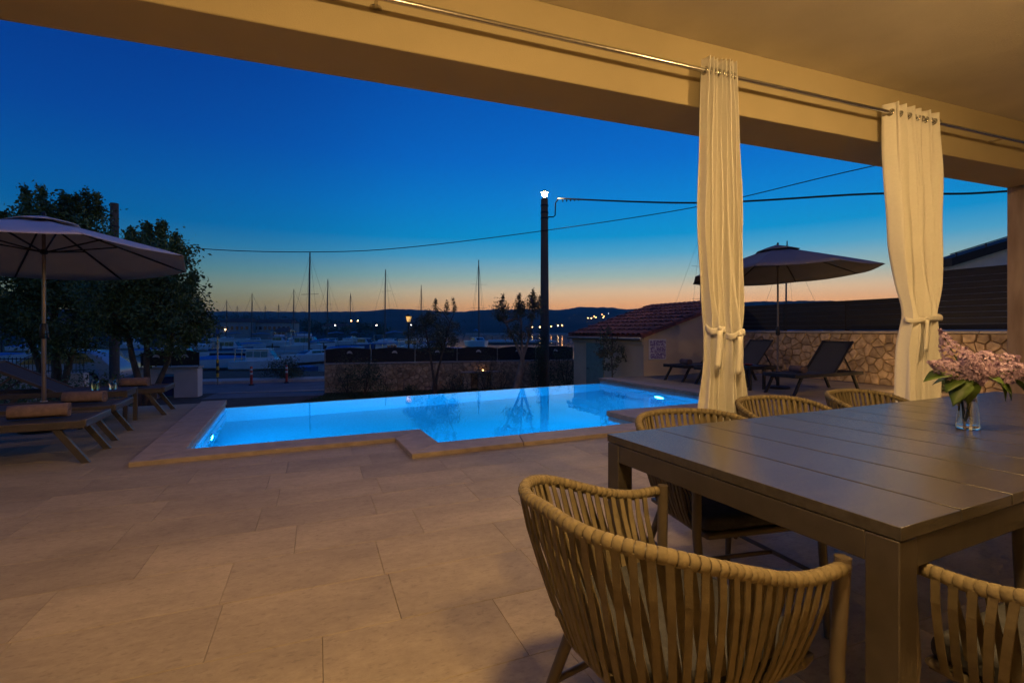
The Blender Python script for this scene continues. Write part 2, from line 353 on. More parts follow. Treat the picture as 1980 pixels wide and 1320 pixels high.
hill('far_mountain', [(.38, .03), (.45, .056), (.5, .061), (.53, .062), (.57, .059), (.66, .03)], 1500, 1560, SEA, M_hill, 'pale blue distant mountain', .6)
hill('hills', [(-1.6, .043), (-.66, .041), (-.4, .04), (-.31, .041), (-.245, .046), (-.19, .044), (-.12, .040), (-.03, .045), (.06, .045), (.1, .044), (.145, .050), (.2, .049), (.24, .045), (.29, .05), (.36, .054), (.5, .05), (.9, .05), (1.6, .05)], 950, 1300, SEA, M_hill, 'dark wooded hills across the bay')
hill('near_hill', [(.25, .030), (.3, .046), (.345, .054), (.42, .053), (.5, .057), (.56, .062), (.62, .063), (.72, .062), (1.3, .07)], 520, 700, SEA, M_hill, 'dark wooded headland right of the bay', seed=9)
hill('far_bank', [(-1.7, .052), (-1.1, .05), (-.93, .046), (-.8, .036), (-.68, .032), (-.6, .026), (-.5, .021), (-.42, .018), (-.34, .014), (-.27, .008), (-.22, .002)], 210, 330, SEA+.1, M_hill, 'dark tree covered harbour bank', 1.5, seed=21)

# ------------------------------------------------------------------ terrace with stone tiles
terr = fill_poly('terrace_floor', TERR, -.012, M_grout); tag(terr, kind='structure')
TA = R(22); TU = Vector((math.cos(TA), math.sin(TA), 0)); TV = Vector((-math.sin(TA), math.cos(TA), 0)); TL, TW, JO = .68, .392, .0013
def tile_mesh(x0, x1, y0, y1):
    c = .0015; mb = MB()
    b = [(x0, y0, -.012), (x1, y0, -.012), (x1, y1, -.012), (x0, y1, -.012)]; t = [(x0, y0, -c), (x1, y0, -c), (x1, y1, -c), (x0, y1, -c)]
    u = [(x0+c, y0+c, 0), (x1-c, y0+c, 0), (x1-c, y1-c, 0), (x0+c, y1-c, 0)]
    mb.add(b+t+u, [(0, 1, 5, 4), (1, 2, 6, 5), (2, 3, 7, 6), (3, 0, 4, 7), (4, 5, 9, 8), (5, 6, 10, 9), (6, 7, 11, 10), (7, 4, 8, 11), (8, 9, 10, 11)])
    return mb
full_tile = tile_mesh(0, TL-JO, 0, TW-JO).mesh('tile'); full_tile.materials.append(M_tile)
cands = []; rt = random.Random(11)
for r in range(-22, 42):
    off = rt.uniform(0, TL)
    for c_ in range(-36, 36):
        o = TU*(c_*TL+off)+TV*(r*TW); ctr = o+TU*TL/2+TV*TW/2; p = (ctr.x, ctr.y)
        cs = [o+TU*a+TV*b_ for a in (0, TL) for b_ in (0, TW)]
        inp = any(inside((q.x, q.y), POOL) for q in cs+[ctr]); near = edge_dist(p, POOL, False) < .45
        if not (inside(p, TERR) or near): continue
        if sum(inside((q.x, q.y), TERR) for q in cs) < 2 and not near: continue
        if not inside(p, TERR) and not inp: continue
        # how large it shows from the terrace view
        vis = 0
        if ctr.y > .9 and abs(ctr.x/ctr.y) < 1.12: vis = TL*TW/(ctr.y**3+.1)
        cands.append((vis, inp or near, o))
cands.sort(key=lambda q: -q[0]); rest = MB(); nt_ = 0
for vis, cut, o in cands:
    if not cut and nt_ < 292 and vis > 0:
        t = link('tile', full_tile, terr); nt_ += 1
        t.location = o+Vector((0, 0, rt.uniform(-.0003, .0003))); t.rotation_euler = (0, 0, TA)
        continue
    if cut:      # tile cut to fit under the coping
        nx, ny = 7, 4; sub = MB(); wx, wy = (TL-JO)/nx, (TW-JO)/ny
        for i in range(nx):
            for j in range(ny):
                q = o+TU*((i+.5)*wx)+TV*((j+.5)*wy)
                if inside((q.x, q.y), POOL) or edge_dist((q.x, q.y), POOL, False) < .11 or not inside((q.x, q.y), TERR): continue
                sub.add([(i*wx, j*wy, 0), ((i+1)*wx, j*wy, 0), ((i+1)*wx, (j+1)*wy, 0), (i*wx, (j+1)*wy, 0)], [(0, 1, 2, 3)])
        if not sub.v: continue
    else: sub = tile_mesh(0, TL-JO, 0, TW-JO)
    rest.add([o+TU*x+TV*y+Vector((0, 0, z)) for x, y, z in sub.v], sub.f)
tag(rest.build('tile_field', M_tile, terr), kind='stuff')

# ------------------------------------------------------------------ swimming pool
pool = thing('swimming_pool', 'lit blue infinity pool with stepped travertine coping', 'swimming pool')
WZ = -.09
basin = MB(); n8 = len(POOL)
for i in range(n8):
    a, b_ = POOL[i], POOL[(i+1) % n8]; zt = -.105 if i == n8-1 else -.005
    basin.add([(*a, -1.35), (*b_, -1.35), (*b_, zt), (*a, zt)], [(0, 1, 2, 3)])
basin.build('basin_wall', M_pool, pool)
fl = fill_poly('basin_floor', POOL, -1.35, M_pool, pool)
Hp, Gp = Vector((*POOL[0], 0)), Vector((*POOL[7], 0)); hn = (Gp-Hp).normalized(); ho = Vector((-hn.y, hn.x, 0))
MB().hexa([Hp+ho*.005+Vector((0, 0, LOW-.4)), Gp+ho*.005+Vector((0, 0, LOW-.4)), Gp+ho*.22+Vector((0, 0, LOW-.4)), Hp+ho*.22+Vector((0, 0, LOW-.4))],
          [Hp+ho*.005+Vector((0, 0, WZ-.008)), Gp+ho*.005+Vector((0, 0, WZ-.008)), Gp+ho*.22+Vector((0, 0, WZ-.02)), Hp+ho*.22+Vector((0, 0, WZ-.02))]).build('weir_wall', M_coping, pool)
# coping stones along the open polyline H A B C D E F G
CW = .33
def offset_line(pl, w):
    out = []
    for i in range(len(pl)):
        p = Vector(pl[i]); ns = []
        if i > 0: d = (p-Vector(pl[i-1])).normalized(); ns.append(Vector((d.y, -d.x)))
        if i < len(pl)-1: d = (Vector(pl[i+1])-p).normalized(); ns.append(Vector((d.y, -d.x)))
        m = sum(ns, Vector((0, 0)))/len(ns); m = m/m.length_squared
        out.append(p+m*w)
    return out
inn = offset_line(POOL, -.02); outl = offset_line(POOL, CW)
if inside(tuple(outl[2]), POOL): inn = offset_line(POOL, .02); outl = offset_line(POOL, -CW)
for i in range(n8-1):
    a, b_, c_, d_ = inn[i], inn[i+1], outl[i+1], outl[i]; L = (b_-a).length; k = max(1, round(L/1.0))
    for j in range(k):
        e = .0025/L; t0, t1 = j/k+(e if j else 0), (j+1)/k-(e if j < k-1 else 0)
        q = [a.lerp(b_, t0), a.lerp(b_, t1), d_.lerp(c_, t1), d_.lerp(c_, t0)]
        ar = (q[1]-q[0]).cross(q[2]-q[1])
        if ar < 0: q = q[::-1]
        MB().prism([tuple(p) for p in q], -.03, .04).build('coping_stone', M_coping, pool, bevel=.006)
def pool_lamp(p, nrm, on=True, lm=None):
    p, nrm = Vector(p), Vector(nrm).normalized(); s = nrm.cross(Vector((0, 0, 1))); 
    mt = Matrix((s, Vector((0, 0, 1)), nrm)).transposed().to_4x4(); mt.translation = p
    r = MB().lathe([(.165, 0), (.165, .02), (.138, .028), (.134, .02), (.134, .012)], 20).build('pool_light', M_whitepl, pool, smooth=40); r.matrix_local = mt
    MB().lathe([(.134, .013), (.09, .024), (.0001, .03)], 20).build('lens', lm or M_lens, r, smooth=60)
A_, Hh = Vector((*POOL[1], 0)), Vector((*POOL[0], 0)); dAH = (Hh-A_).normalized(); nAH = Vector((dAH.y, -dAH.x, 0))
pool_lamp(A_+dAH*1.84+Vector((0, 0, -.70)), nAH)
dFG = (Gp-Vector((*POOL[6], 0))).normalized(); F_ = Vector((*POOL[6], 0)); nFG = Vector((-dFG.y, dFG.x, 0))
pool_lamp(F_+dFG*1.98+Vector((0, 0, -.68)), nFG)
dAB = (Vector((*POOL[2], 0))-A_).normalized(); nAB = Vector((-dAB.y, dAB.x, 0))
pool_lamp(A_+dAB*1.1+Vector((0, 0, -.62)), nAB)  # assumed lamp on the hidden near wall, added to light the water
C_ = Vector((*POOL[3], 0)); dCD = (Vector((*POOL[4], 0))-C_).normalized(); nCD = Vector((-dCD.y, dCD.x, 0))
pool_lamp(C_+dCD*.7+Vector((0, 0, -.62)), nCD, True, M_lens2)  # near wall lamp, hidden from view and assumed for the water glow
pool_lamp(C_+dCD*2.1+Vector((0, 0, -.62)), nCD, True, M_lens2)  # unseen lamp added to even out the glow of the water
E_ = Vector((*POOL[5], 0)); pool_lamp(E_+dCD*1.2+Vector((0, 0, -.62)), nCD, True, M_lens2)  # another unseen lamp, added to brighten the far right water
mw = bpy.data.materials.new('pool_water'); mw.use_nodes = True; n = mw.node_tree.nodes; l = mw.node_tree.links
n.remove(n['Principled BSDF']); out = n['Material Output']
fr = n.new('ShaderNodeFresnel'); fr.inputs['IOR'].default_value = 1.33; rf = n.new('ShaderNodeBsdfRefraction'); rf.inputs['IOR'].default_value = 1.33
rf.inputs['Color'].default_value = (.06, .70, 1, 1); rf.inputs['Roughness'].default_value = 0
gl = n.new('ShaderNodeBsdfGlossy'); gl.inputs['Roughness'].default_value = .02; gl.inputs['Color'].default_value = (1, 1, 1, 1)
mx = n.new('ShaderNodeMixShader'); g = n.new('ShaderNodeNewGeometry'); nz = n.new('ShaderNodeTexNoise'); nz.inputs['Scale'].default_value = 2.2; nz.inputs['Detail'].default_value = 2
bp = n.new('ShaderNodeBump'); bp.inputs['Strength'].default_value = .06; bp.inputs['Distance'].default_value = .02
l.new(g.outputs['Position'], nz.inputs['Vector']); l.new(nz.outputs['Fac'], bp.inputs['Height'])
for s in (fr, rf, gl): l.new(bp.outputs[0], s.inputs['Normal'])
l.new(fr.outputs[0], mx.inputs[0]); l.new(rf.outputs[0], mx.inputs[1]); l.new(gl.outputs[0], mx.inputs[2]); l.new(mx.outputs[0], out.inputs[0])
pw = fill_poly('pool_water', POOL[:1]+POOL[1:], WZ, mw); tag(pw, 'clear blue pool water', kind='structure')

# ------------------------------------------------------------------ covered terrace of the house
BA = R(19.7); BD = Vector((math.cos(BA), math.sin(BA), 0)); BN = Vector((-math.sin(BA), math.cos(BA), 0)); B0 = Vector((1.124, 2.92, 0))
house = thing('house', 'covered house terrace with cream ceiling, long beam and stone column', 'house', B0, BA)   # local x along the beam, y outwards
SOF, CEI = 2.50, 2.90
MB().box(-9, 8, 0, .36, SOF, CEI+.35).build('beam', M_plaster, house, bevel=.006)
MB().box(-9, 8, -4.4, -.002, CEI, CEI+.3).build('ceiling', M_ceil, house)
MB().box(-9, 8, -4.62, -4.402, 0, CEI+.3).build('house_wall', M_wallcream, house)
cb = MB().box(3.90, 4.30, .004, .356, 0, SOF).build('column', M_trav, house, bevel=.008)
MB().box(-8.6, -8.2, .004, .356, 0, SOF).build('column', M_trav, house, bevel=.008)
for i, (lx, ly, st_) in enumerate(((-1.75, -2.25, 330), (.65, -1.75, 235))):  # unseen ceiling lamps, assumed as source of the warm terrace light
    warm = emit('assumed_ceiling_lamp_opal', (1.0, .62, .235), st_)
    lamp = thing('assumed_ceiling_lamp', ('assumed round opal ceiling lamp, out of view, near the open end of the terrace ceiling', 'assumed round opal ceiling lamp, out of view, above the dining table side of the terrace')[i], 'lamp', B0+BD*lx+BN*ly, BA, 'assumed terrace ceiling lamps')
    MB().lathe([(.15, CEI-.001), (.16, CEI-.02), (.155, CEI-.035)], 24).build('lamp_base', M_steel, lamp, smooth=40)
    MB().lathe([(.0001, CEI-.125), (.06, CEI-.12), (.11, CEI-.095), (.135, CEI-.06), (.14, CEI-.036)], 24).build('lamp_shade', warm, lamp, smooth=60)
for i, (lx, st_) in enumerate(((-3.4, 150), (5.2, 300))):  # unseen house front lamps, assumed and added to warm the outdoor surfaces
    lamp_ = thing('assumed_facade_lamp', ('assumed warm wall lamp, out of view, on the outer house front towards the left loungers', 'assumed warm wall lamp, out of view, on the outer house front towards the rubble wall')[i], 'lamp', B0+BD*lx, BA, 'assumed house front wall lamps')
    MB().box(-.06, .06, .361, .38, 3.08, 3.24).build('back_plate', M_dark, lamp_)
    MB().lathe([(.0001, -.09), (.06, -.07), (.085, 0), (.06, .07), (.0001, .09)], 16, (0, .50, 3.12)).build('lamp_globe', emit('assumed_facade_lamp_opal', (1.0, .60, .22), st_), lamp_, smooth=80)
    MB().tube([(0, .38, 3.16), (0, .46, 3.24), (0, .50, 3.21)], .012, 8).build('bracket', M_dark, lamp_, smooth=60)
# curtain rod
RY, RZ = -.09, 2.67
rod = thing('curtain_rod', 'long brushed steel curtain rod along the cream beam', 'curtain rod', B0, BA)
MB().tube([(-6, RY, RZ), (6.5, RY, RZ)], .0125, 12).build('rod', M_steel, rod, smooth=50)
for x in (-3.6, -1.88, 2.9, 5.2):
    k = MB().tube([(x, -.001, RZ), (x, RY+.01, RZ)], .008, 8); k.lathe([(.028, -.004), (.028, .004)], 12, (x, -.006, RZ))
    k.build('bracket', M_steel, rod, smooth=50)
def curtain(name, label, s, zt, zw, prof, nf, seed, tie):
    """prof: rows (z, left, right) in metres from s along the rod; zw waist height"""
    t = thing(name, label, 'curtain', B0+BD*s+BN*RY, BA, 'tied curtains on the beam rod'); rr = random.Random(seed)
    prof = sorted(prof); zs = [p[0] for p in prof]; fl_, fr_ = table_of(zs, [p[1] for p in prof]), table_of(zs, [p[2] for p in prof])
    ph = [rr.uniform(-1., 1.) for _ in range(nf+2)]; am = [rr.uniform(.45, 1.4) for _ in range(nf+2)]
    nc, nr = nf*18, 80; mb = MB()
    for j in range(nr+1):
        z = lerp(.015, zt, j/nr); a, b_ = fl_(z), fr_(z); w = b_-a
        wa = math.exp(-((z-zw)/.22)**2)
        A = lerp(.050, .02, wa)*(1 if z < zw else lerp(1, .75, (z-zw)/(zt-zw)))
        for i in range(nc+1):
            u = i/nc; q = u*nf; k = int(min(q, nf-1e-6)); fq = q-k
            amp = lerp(am[k], am[k+1], fq); dr = lerp(ph[k], ph[k+1], fq)*(1+.5*math.sin(z*1.7+k))
            bulge = math.sqrt(max(0, 1-(2*u-1)**2))
            sag = .012*math.sin(z*9+u*11+seed)*(.3+wa)
            x = a+w*u+.30*w/nf*math.sin(2*math.pi*q+dr)*.5+.05*w/nf*math.sin(3.1*math.pi*q+z*2.3+seed)
            y = -A*amp*(1.7*abs(math.sin(math.pi*q+dr*.6))**1.15-.95)-A*.10*math.sin(4.6*math.pi*q+z*1.9+2*dr)*(.4+.6*math.sin(z*2.1+k)**2)-bulge*lerp(.005, .045, wa)+sag
            mb.v.append((x, y, z))
    for j in range(nr):
        for i in range(nc):
            p = j*(nc+1)+i; mb.f.append((p, p+1, p+nc+2, p+nc+1))
    pn = mb.build('curtain_panel', M_curtain, t, smooth=179); sd = pn.modifiers.new('solid', 'SOLIDIFY'); sd.thickness = .003
    a, b_ = fl_(zw), fr_(zw); c_ = (a+b_)/2; hw = (b_-a)/2+.008
    bd = MB(); m = 28          # sash around the waist
    for j, dz in enumerate((-.019, -.008, .008, .019)):
        for i in range(m):
            g_ = 2*math.pi*i/m; k = 1.0-(.05 if j in (0, 3) else 0)
            bd.v.append((c_+hw*k*math.cos(g_), -.026+(.052*k)*math.sin(g_), zw+dz+.014*math.sin(g_+tie)+.006*math.sin(3*g_)))
    for j in range(3):
        for i in range(m): bd.f.append((j*m+i, j*m+(i+1) % m, (j+1)*m+(i+1) % m, (j+1)*m+i))
    o = bd.build('tie_band', M_curtain, t, smooth=179); o.modifiers.new('solid', 'SOLIDIFY').thickness = .004
    MB().lathe([(.0001, -.014), (.009, -.011), (.012, 0), (.009, .011), (.0001, .014)], 12, (c_-hw*.3, -.079, zw)).build('tie_knot', M_curtain, t, smooth=80)
    for k, (dx, ln) in enumerate(((-hw*.3, .22),)):
        tl = MB(); w2 = .019
        for j in range(9):
            v = j/8; z = zw-.01-ln*v; y = -.079-.004*math.sin(v*3)-(.004*k); xx = c_+dx+.018*v*(1 if k else -1)
            tl.v += [(xx-w2*(1+.2*v), y, z), (xx, y-.008, z-.003), (xx+w2*(1+.2*v), y, z+.006)]
        for j in range(8):
            p = j*3; tl.f += [(p, p+1, p+4, p+3), (p+1, p+2, p+5, p+4)]
        o = tl.build('tie_tail', M_curtain, t, smooth=179); o.modifiers.new('solid', 'SOLIDIFY').thickness = .004
    a, b_ = fl_(zt), fr_(zt)
    for k in range(nf*2):
        x = lerp(a, b_, (k+.5)/(nf*2)); gm_ = MB(); pts = [(x+.004*math.sin(g_), .021*math.cos(g_), RZ+.021*math.sin(g_)) for g_ in [2*math.pi*q/14 for q in range(15)]]
        gm_.tube(pts, .005, 6, False).build('grommet', M_steel, t, smooth=179)
    return t
curtain('curtain', 'cream tied curtain, leftmost panel of the pair by the pool', .055, 2.745, 1.165, [(2.745, -.09, .035), (2.3, -.11, .03), (1.75, -.125, .035), (1.4, -.105, .025), (1.165, -.08, .018), (1.0, -.09, .03), (.5, -.14, .055), (.0, -.19, .07)], 4, 3, .4)
curtain('curtain', 'cream tied curtain, second panel of the pair, right beside the leftmost', .055, 2.75, 1.13, [(2.75, .035, .135), (2.3, .035, .165), (1.75, .04, .185), (1.4, .055, .18), (1.13, .07, .165), (1.0, .06, .18), (.5, .06, .25), (.0, .07, .31)], 4, 8, 2.2)
curtain('curtain', 'single cream tied curtain behind the vase, nearest the stone column', 1.83, 2.735, 1.24, [(2.735, -.28, .27), (2.2, -.255, .30), (1.8, -.22, .285), (1.5, -.17, .265), (1.24, -.135, .235), (1.0, -.15, .25), (.7, -.17, .27), (.0, -.2, .3)], 6, 5, 1.2)

# ------------------------------------------------------------------ rubble walls
def voronoi(L, z0, z1, cell, seed, squash=1.6):
    rr = random.Random(seed); pts = []; nr = max(2, round((z1-z0)/cell*1.05)); nc = max(2, round(L/(cell*squash)))
    for j in range(nr):
        for i in range(nc):
            pts.append((L*(i+.5+rr.uniform(-.5, .5)+(.5 if j % 2 else 0)*.8)/nc, z0+(z1-z0)*(j+.5+rr.uniform(-.5, .5))/nr))
    cells = []
    for a in pts:
        poly = [(0, z0), (L, z0), (L, z1), (0, z1)]
        for b in pts:
            if b is a or abs(a[0]-b[0]) > cell*4: continue
            mx_, mz = (a[0]+b[0])/2, (a[1]+b[1])/2; nx, nz_ = b[0]-a[0], b[1]-a[1]; o = []
            for i in range(len(poly)):
                p, q = poly[i], poly[(i+1) % len(poly)]; dp = (p[0]-mx_)*nx+(p[1]-mz)*nz_; dq = (q[0]-mx_)*nx+(q[1]-mz)*nz_
                if dp <= 0: o.append(p)
                if (dp < 0) != (dq < 0) and abs(dp-dq) > 1e-9: t = dp/(dp-dq); o.append((p[0]+(q[0]-p[0])*t, p[1]+(q[1]-p[1])*t))
            poly = o
            if len(poly) < 3: break
        if len(poly) >= 3: cells.append(poly)
    return cells
def rubble(parent, L, z0, z1, thick, cell, seed, gap=.007):
    MB().box(0, L, .035, thick, z0, z1).build('wall_core', M_mortar, parent)
    rr = random.Random(seed+1)
    for poly in voronoi(L, z0, z1, cell, seed):
        cx = sum(p[0] for p in poly)/len(poly); cz = sum(p[1] for p in poly)/len(poly); k = len(poly); mb = MB()
        size = min(math.hypot(p[0]-cx, p[1]-cz) for p in poly)
        if size < gap*1.6: continue
        bul = rr.uniform(.006, .026)
        def ring(f, y, j=0): 
            o = []
            for p in poly:
                d = math.hypot(p[0]-cx, p[1]-cz); s_ = max(.2, (d-gap)/d)*f; o.append((cx+(p[0]-cx)*s_, y+rr.uniform(-j, j), cz+(p[1]-cz)*s_))
            return o
        mb.v = ring(1, .05)+ring(1, .012, .006)+ring(.88, -bul*.75, .008)+[(cx, -bul, cz)]
        for r_ in (0, 1):
            for i in range(k): mb.f.append((r_*k+i, r_*k+(i+1) % k, (r_+1)*k+(i+1) % k, (r_+1)*k+i))
        for i in range(k): mb.f.append((2*k+i, 2*k+(i+1) % k, 3*k))
        mb.build('stone', M_stone, parent, smooth=24)
rw = thing('stone_wall', 'pale rubble stone wall behind the dark sun loungers', 'stone wall', (6.28, 13.8, 0), R(-65))
rubble(rw, 7.6, 0, 1.10, .35, .14, 5)
for i in range(7): MB().box(i*1.09, i*1.09+1.083, -.03, .36, 1.102, 1.155).build('cap_stone', M_cap, rw, bevel=.008)
def board_fence(name, label, x0, x1, z0, nb, bays, rail):
    t = thing(name, label, 'fence', (6.28, 13.8, 0), R(-65)); w = (x1-x0)/bays; ph = .112
    for b_ in range(bays):
        for k in range(nb): MB().box(x0+b_*w+.004, x0+(b_+1)*w-.004, .10, .125, z0+k*ph, z0+k*ph+ph-.004).build('board', M_board, t)
    for b_ in range(bays+1): MB().box(x0+b_*w-.03, x0+b_*w+.03, .127, .187, 1.157, z0+nb*ph).build('post', M_board, t)
    if rail: MB().box(x0, x1, .085, .15, z0+nb*ph, z0+nb*ph+.03).build('top_rail', M_board, t)
board_fence('board_fence', 'low dark horizontal board fence on top of the pale rubble wall', 0, 4.55, 1.18, 6, 3, False)
board_fence('board_fence', 'tall dark horizontal board fence beside the stone column', 4.62, 7.6, 1.18, 10, 2, True)
gw = thing('garden_wall', 'low rubble garden wall with pale capping beyond the pool', 'stone wall', wl(8.72), R(15.23))
rubble(gw, 9.6, LOW, -.02, .32, .155, 9)
for i in range(8): MB().box(i*1.2, i*1.2+1.195, -.03, .34, -.018, .022).build('cap_stone', M_cap, gw, bevel=.006)
def arch_panel(w, h0, rise, x0):
    mb = MB(); N = 10; bt = []; tp = []
    for i in range(N+1):
        x = x0+w*i/N; z = h0+rise*math.sin(math.pi*i/N); bt.append((x, z))
    for y in (.15, .165):
        mb.v += [(x0, y, .03)]+[(x, y, z) for x, z in bt]+[(x0+w, y, .03)]
    k = N+3; mb.f = [tuple(range(k)), tuple(range(2*k-1, k-1, -1))]+[(i, (i+1) % k, k+(i+1) % k, k+i) for i in range(k)]
    return mb
def motif(parent, x, z):        # small pale curved leaf mark
    mb = MB(); N = 8
    for y in (.135, .149):
        for i in range(N+1):
            t = i/N; a = lerp(2.7, .2, t); w = .05*math.sin(math.pi*t)**.7+.006; r = .10
            mb.v += [(x+(r+w*.4)*math.cos(a)-.01, y, z-.04+(r*.7+w)*math.sin(a)), (x+(r-w*.4)*math.cos(a)-.01, y, z-.04+(r*.7-w*.4)*math.sin(a))]
    m = 2*(N+1)
    for i in range(N): a = 2*i; mb.f += [(a, a+1, a+3, a+2), (m+a+2, m+a+3, m+a+1, m+a), (a, a+2, m+a+2, m+a), (a+1, m+a+1, m+a+3, a+3)]
    mb.build('leaf_motif', M_motif, parent)
pf = thing('panel_fence', 'black arched panel fence on the low garden wall beyond the pool', 'fence', wl(8.72), R(15.23))
for i in range(6):
    p = arch_panel(1.535, .50, .06, .022+i*1.55).build('panel', M_panel, pf); motif(p, .05+i*1.55+.78, .36)
for i in range(7): MB().box(i*1.55-.012, i*1.55+.018, .128, .149, .024, .54).build('post', M_gutter, pf)
# gate pillar with niche, bin and two fence panels left of the driveway
gpz = thing('gate_pillar', 'pale plastered gate pillar and low niche wall left of the driveway', 'gate pillar', wl(14.95), R(15.23))
MB().box(1.68, 2.36, 0, .45, LOW, -.06).build('pillar', M_pillar, gpz, bevel=.01)
MB().box(.72, 1.678, .0, .42, -.22, -.06).build('lintel', M_pillar, gpz)
MB().box(.74, 1.22, .02, .40, LOW, -.222).build('side_wall', M_pillar, gpz)
MB().box(.68, 2.40, -.04, .48, -.058, -.005).build('cap_stone', M_cap, gpz, bevel=.008)
bn = thing('waste_bin', 'dark blue wheeled bin in the niche of the gate pillar', 'bin', wl(13.49, -.25, LOW), R(15.23)); bn.scale = (.68, .8, 1)
MB().hexa([(-.22, -.2, .06), (.22, -.2, .06), (.22, .15, .06), (-.22, .15, .06)], [(-.29, -.24, .62), (.29, -.24, .62), (.29, .2, .62), (-.29, .2, .62)]).build('body', M_bin, bn, bevel=.02)
MB().hexa([(-.31, -.26, .622), (.31, -.26, .622), (.31, .22, .622), (-.31, .22, .622)], [(-.29, -.22, .67), (.29, -.22, .67), (.27, .2, .70), (-.27, .2, .70)]).build('lid', M_bin, bn, bevel=.015)
for x in (-.2, .2): MB().tube([(x-.025, .18, .065), (x+.025, .18, .065)], .065, 14).build('wheel', M_tyre, bn)
pf2 = thing('panel_fence', 'short black arched panel fence on top of the gate pillar wall', 'fence', wl(14.95), R(15.23))
for i in range(2):
    p = arch_panel(.80, .44, .09, .74+i*.815).build('panel', M_panel, pf2); motif(p, .74+i*.815+.4, .31)
for i in range(3): MB().box(i*.815+.715, i*.815+.738, .12, .149, 0., .47).build('post', M_dark, pf2)
# iron railing at the far left with white car behind
irf = thing('iron_railing', 'dark iron bar railing in front of the parked car', 'railing', wl(19.6), R(15.23))
MB().box(0, 3.9, 0, .3, LOW, -.15).build('low_wall', M_pillar, irf)
k = MB()
for i in range(39): k.box(.03+i*.1, .045+i*.1, .14, .155, -.148, .36)
tag(k.build('bars', M_dark, irf), kind='stuff')
for z in (-.08, .30): MB().box(0, 3.9, .13, .165, z, z+.025).build('rail', M_dark, irf)
car = thing('parked_car', 'pale hatchback car parked behind the iron railing', 'car', (-17.3, 18.6, LOW+.01), R(196))
CP = [(-2.0, .35), (-2.02, .62), (-1.9, .82), (-1.55, 1.18), (-1.2, 1.38), (-.2, 1.44), (.45, 1.36), (1.05, .98), (1.75, .86), (1.98, .70), (2.02, .42), (1.9, .28), (-1.9, .28)]
mb = MB(); K = len(CP)
for y, s_ in ((-.84, 0), (-.6, 1), (.6, 1), (.84, 0)):
    for x, z in CP: mb.v.append((x, y*(1 if z < .9 else .92), z if s_ or z < .9 else z-.035))
for j in range(3):
    for i in range(K): mb.f.append((j*K+i, j*K+(i+1) % K, (j+1)*K+(i+1) % K, (j+1)*K+i))
mb.f += [tuple(range(K-1, -1, -1)), tuple(3*K+i for i in range(K))]
mb.build('body', M_carw, car, bevel=.03)
for y in (-.80, .80):
    MB().hexa([(-1.45, y-.01, .93), (-.28, y-.01, .93), (-.28, y+.01, .93), (-1.45, y+.01, .93)], [(-1.1, y*.975-.01, 1.30), (-.28, y*.975-.01, 1.33), (-.28, y*.975+.01, 1.33), (-1.1, y*.975+.01, 1.30)]).build('side_window', M_carglass, car)
    MB().hexa([(-.2, y-.01, .93), (.92, y-.01, .93), (.92, y+.01, .93), (-.2, y+.01, .93)], [(-.2, y*.975-.01, 1.33), (.4, y*.975-.01, 1.29), (.4, y*.975+.01, 1.29), (-.2, y*.975+.01, 1.33)]).build('side_window', M_carglass, car)
MB().hexa([(.50, -.62, 1.335), (1.03, -.66, 1.0), (1.03, .66, 1.0), (.50, .62, 1.335)], [(.52, -.62, 1.345), (1.05, -.66, 1.01), (1.05, .66, 1.01), (.52, .62, 1.345)]).build('windscreen', M_carglass, car)
for x in (-1.25, 1.25):
    for y in (-.78, .78):
        w_ = MB().tube([(x, y-.1, .31), (x, y+.1, .31)], .31, 20).build('wheel', M_tyre, car, smooth=40)
        MB().tube([(x, y-.105, .31), (x, y+.105, .31)], .19, 14).build('rim', M_steel, w_)

# ------------------------------------------------------------------ shed with tiled roof
shed = thing('shed', 'small plastered garden shed with a sloping clay tile roof', 'shed', (3.4, 12.5, 0), AU)
EZ, SL = 1.0, .30; SW, SD = 3.15, 3.35
mb = MB().hexa([(0, 0, LOW), (SW, 0, LOW), (SW, SD, LOW), (0, SD, LOW)], [(0, 0, EZ), (SW, 0, EZ+SL*SW), (SW, SD, EZ+SL*SW), (0, SD, EZ)])
mb.build('wall', M_shedwall, shed)
rf_ = MB().hexa([(-.14, -.1, EZ-.04), (SW+.1, -.1, EZ+SL*(SW+.1)), (SW+.1, SD+.12, EZ+SL*(SW+.1)), (-.14, SD+.12, EZ-.04)], [(-.14, -.1, EZ+.02), (SW+.1, -.1, EZ+.06+SL*(SW+.1)), (SW+.1, SD+.12, EZ+.06+SL*(SW+.1)), (-.14, SD+.12, EZ+.02)]).build('roof', M_rooftile, shed)
tm = MB(); NS = 7
for x, r_, dz in ((0, .098, 0), (.43, .083, .0)):
    for rad in (r_, r_-.014):
        for i in range(NS+1):
            g_ = math.pi*i/NS; tm.v.append((x, rad*math.cos(g_), rad*math.sin(g_)*.8+dz))
q = NS+1
for i in range(NS): tm.f += [(i, i+1, 2*q+i+1, 2*q+i), (q+i+1, q+i, 3*q+i, 3*q+i+1), (i+1, i, q+i, q+i+1), (2*q+i, 2*q+i+1, 3*q+i+1, 3*q+i)]
tmesh = tm.mesh('roof_tile', 60); tmesh.materials.append(M_rooftile); sla = math.atan(SL); rr = random.Random(4)
for j in range(17):
    for i in range(9):
        t = link('roof_tile', tmesh, rf_); x = -.17+i*.375
        t.location = (x, -.02+j*.208, EZ+.03+SL*(x+.17)+.004); t.rotation_euler = (rr.uniform(-.02, .02), -sla+.055, rr.uniform(-.03, .03))
MB().box(-.06, -.003, .0, SD, EZ-.20, EZ-.045).build('eave_trim', M_shedtrim, shed)
MB().tube([(-.17, -.1, EZ-.05), (-.17, SD+.1, EZ-.05)], .04, 10).build('gutter', M_gutter, shed, smooth=60)
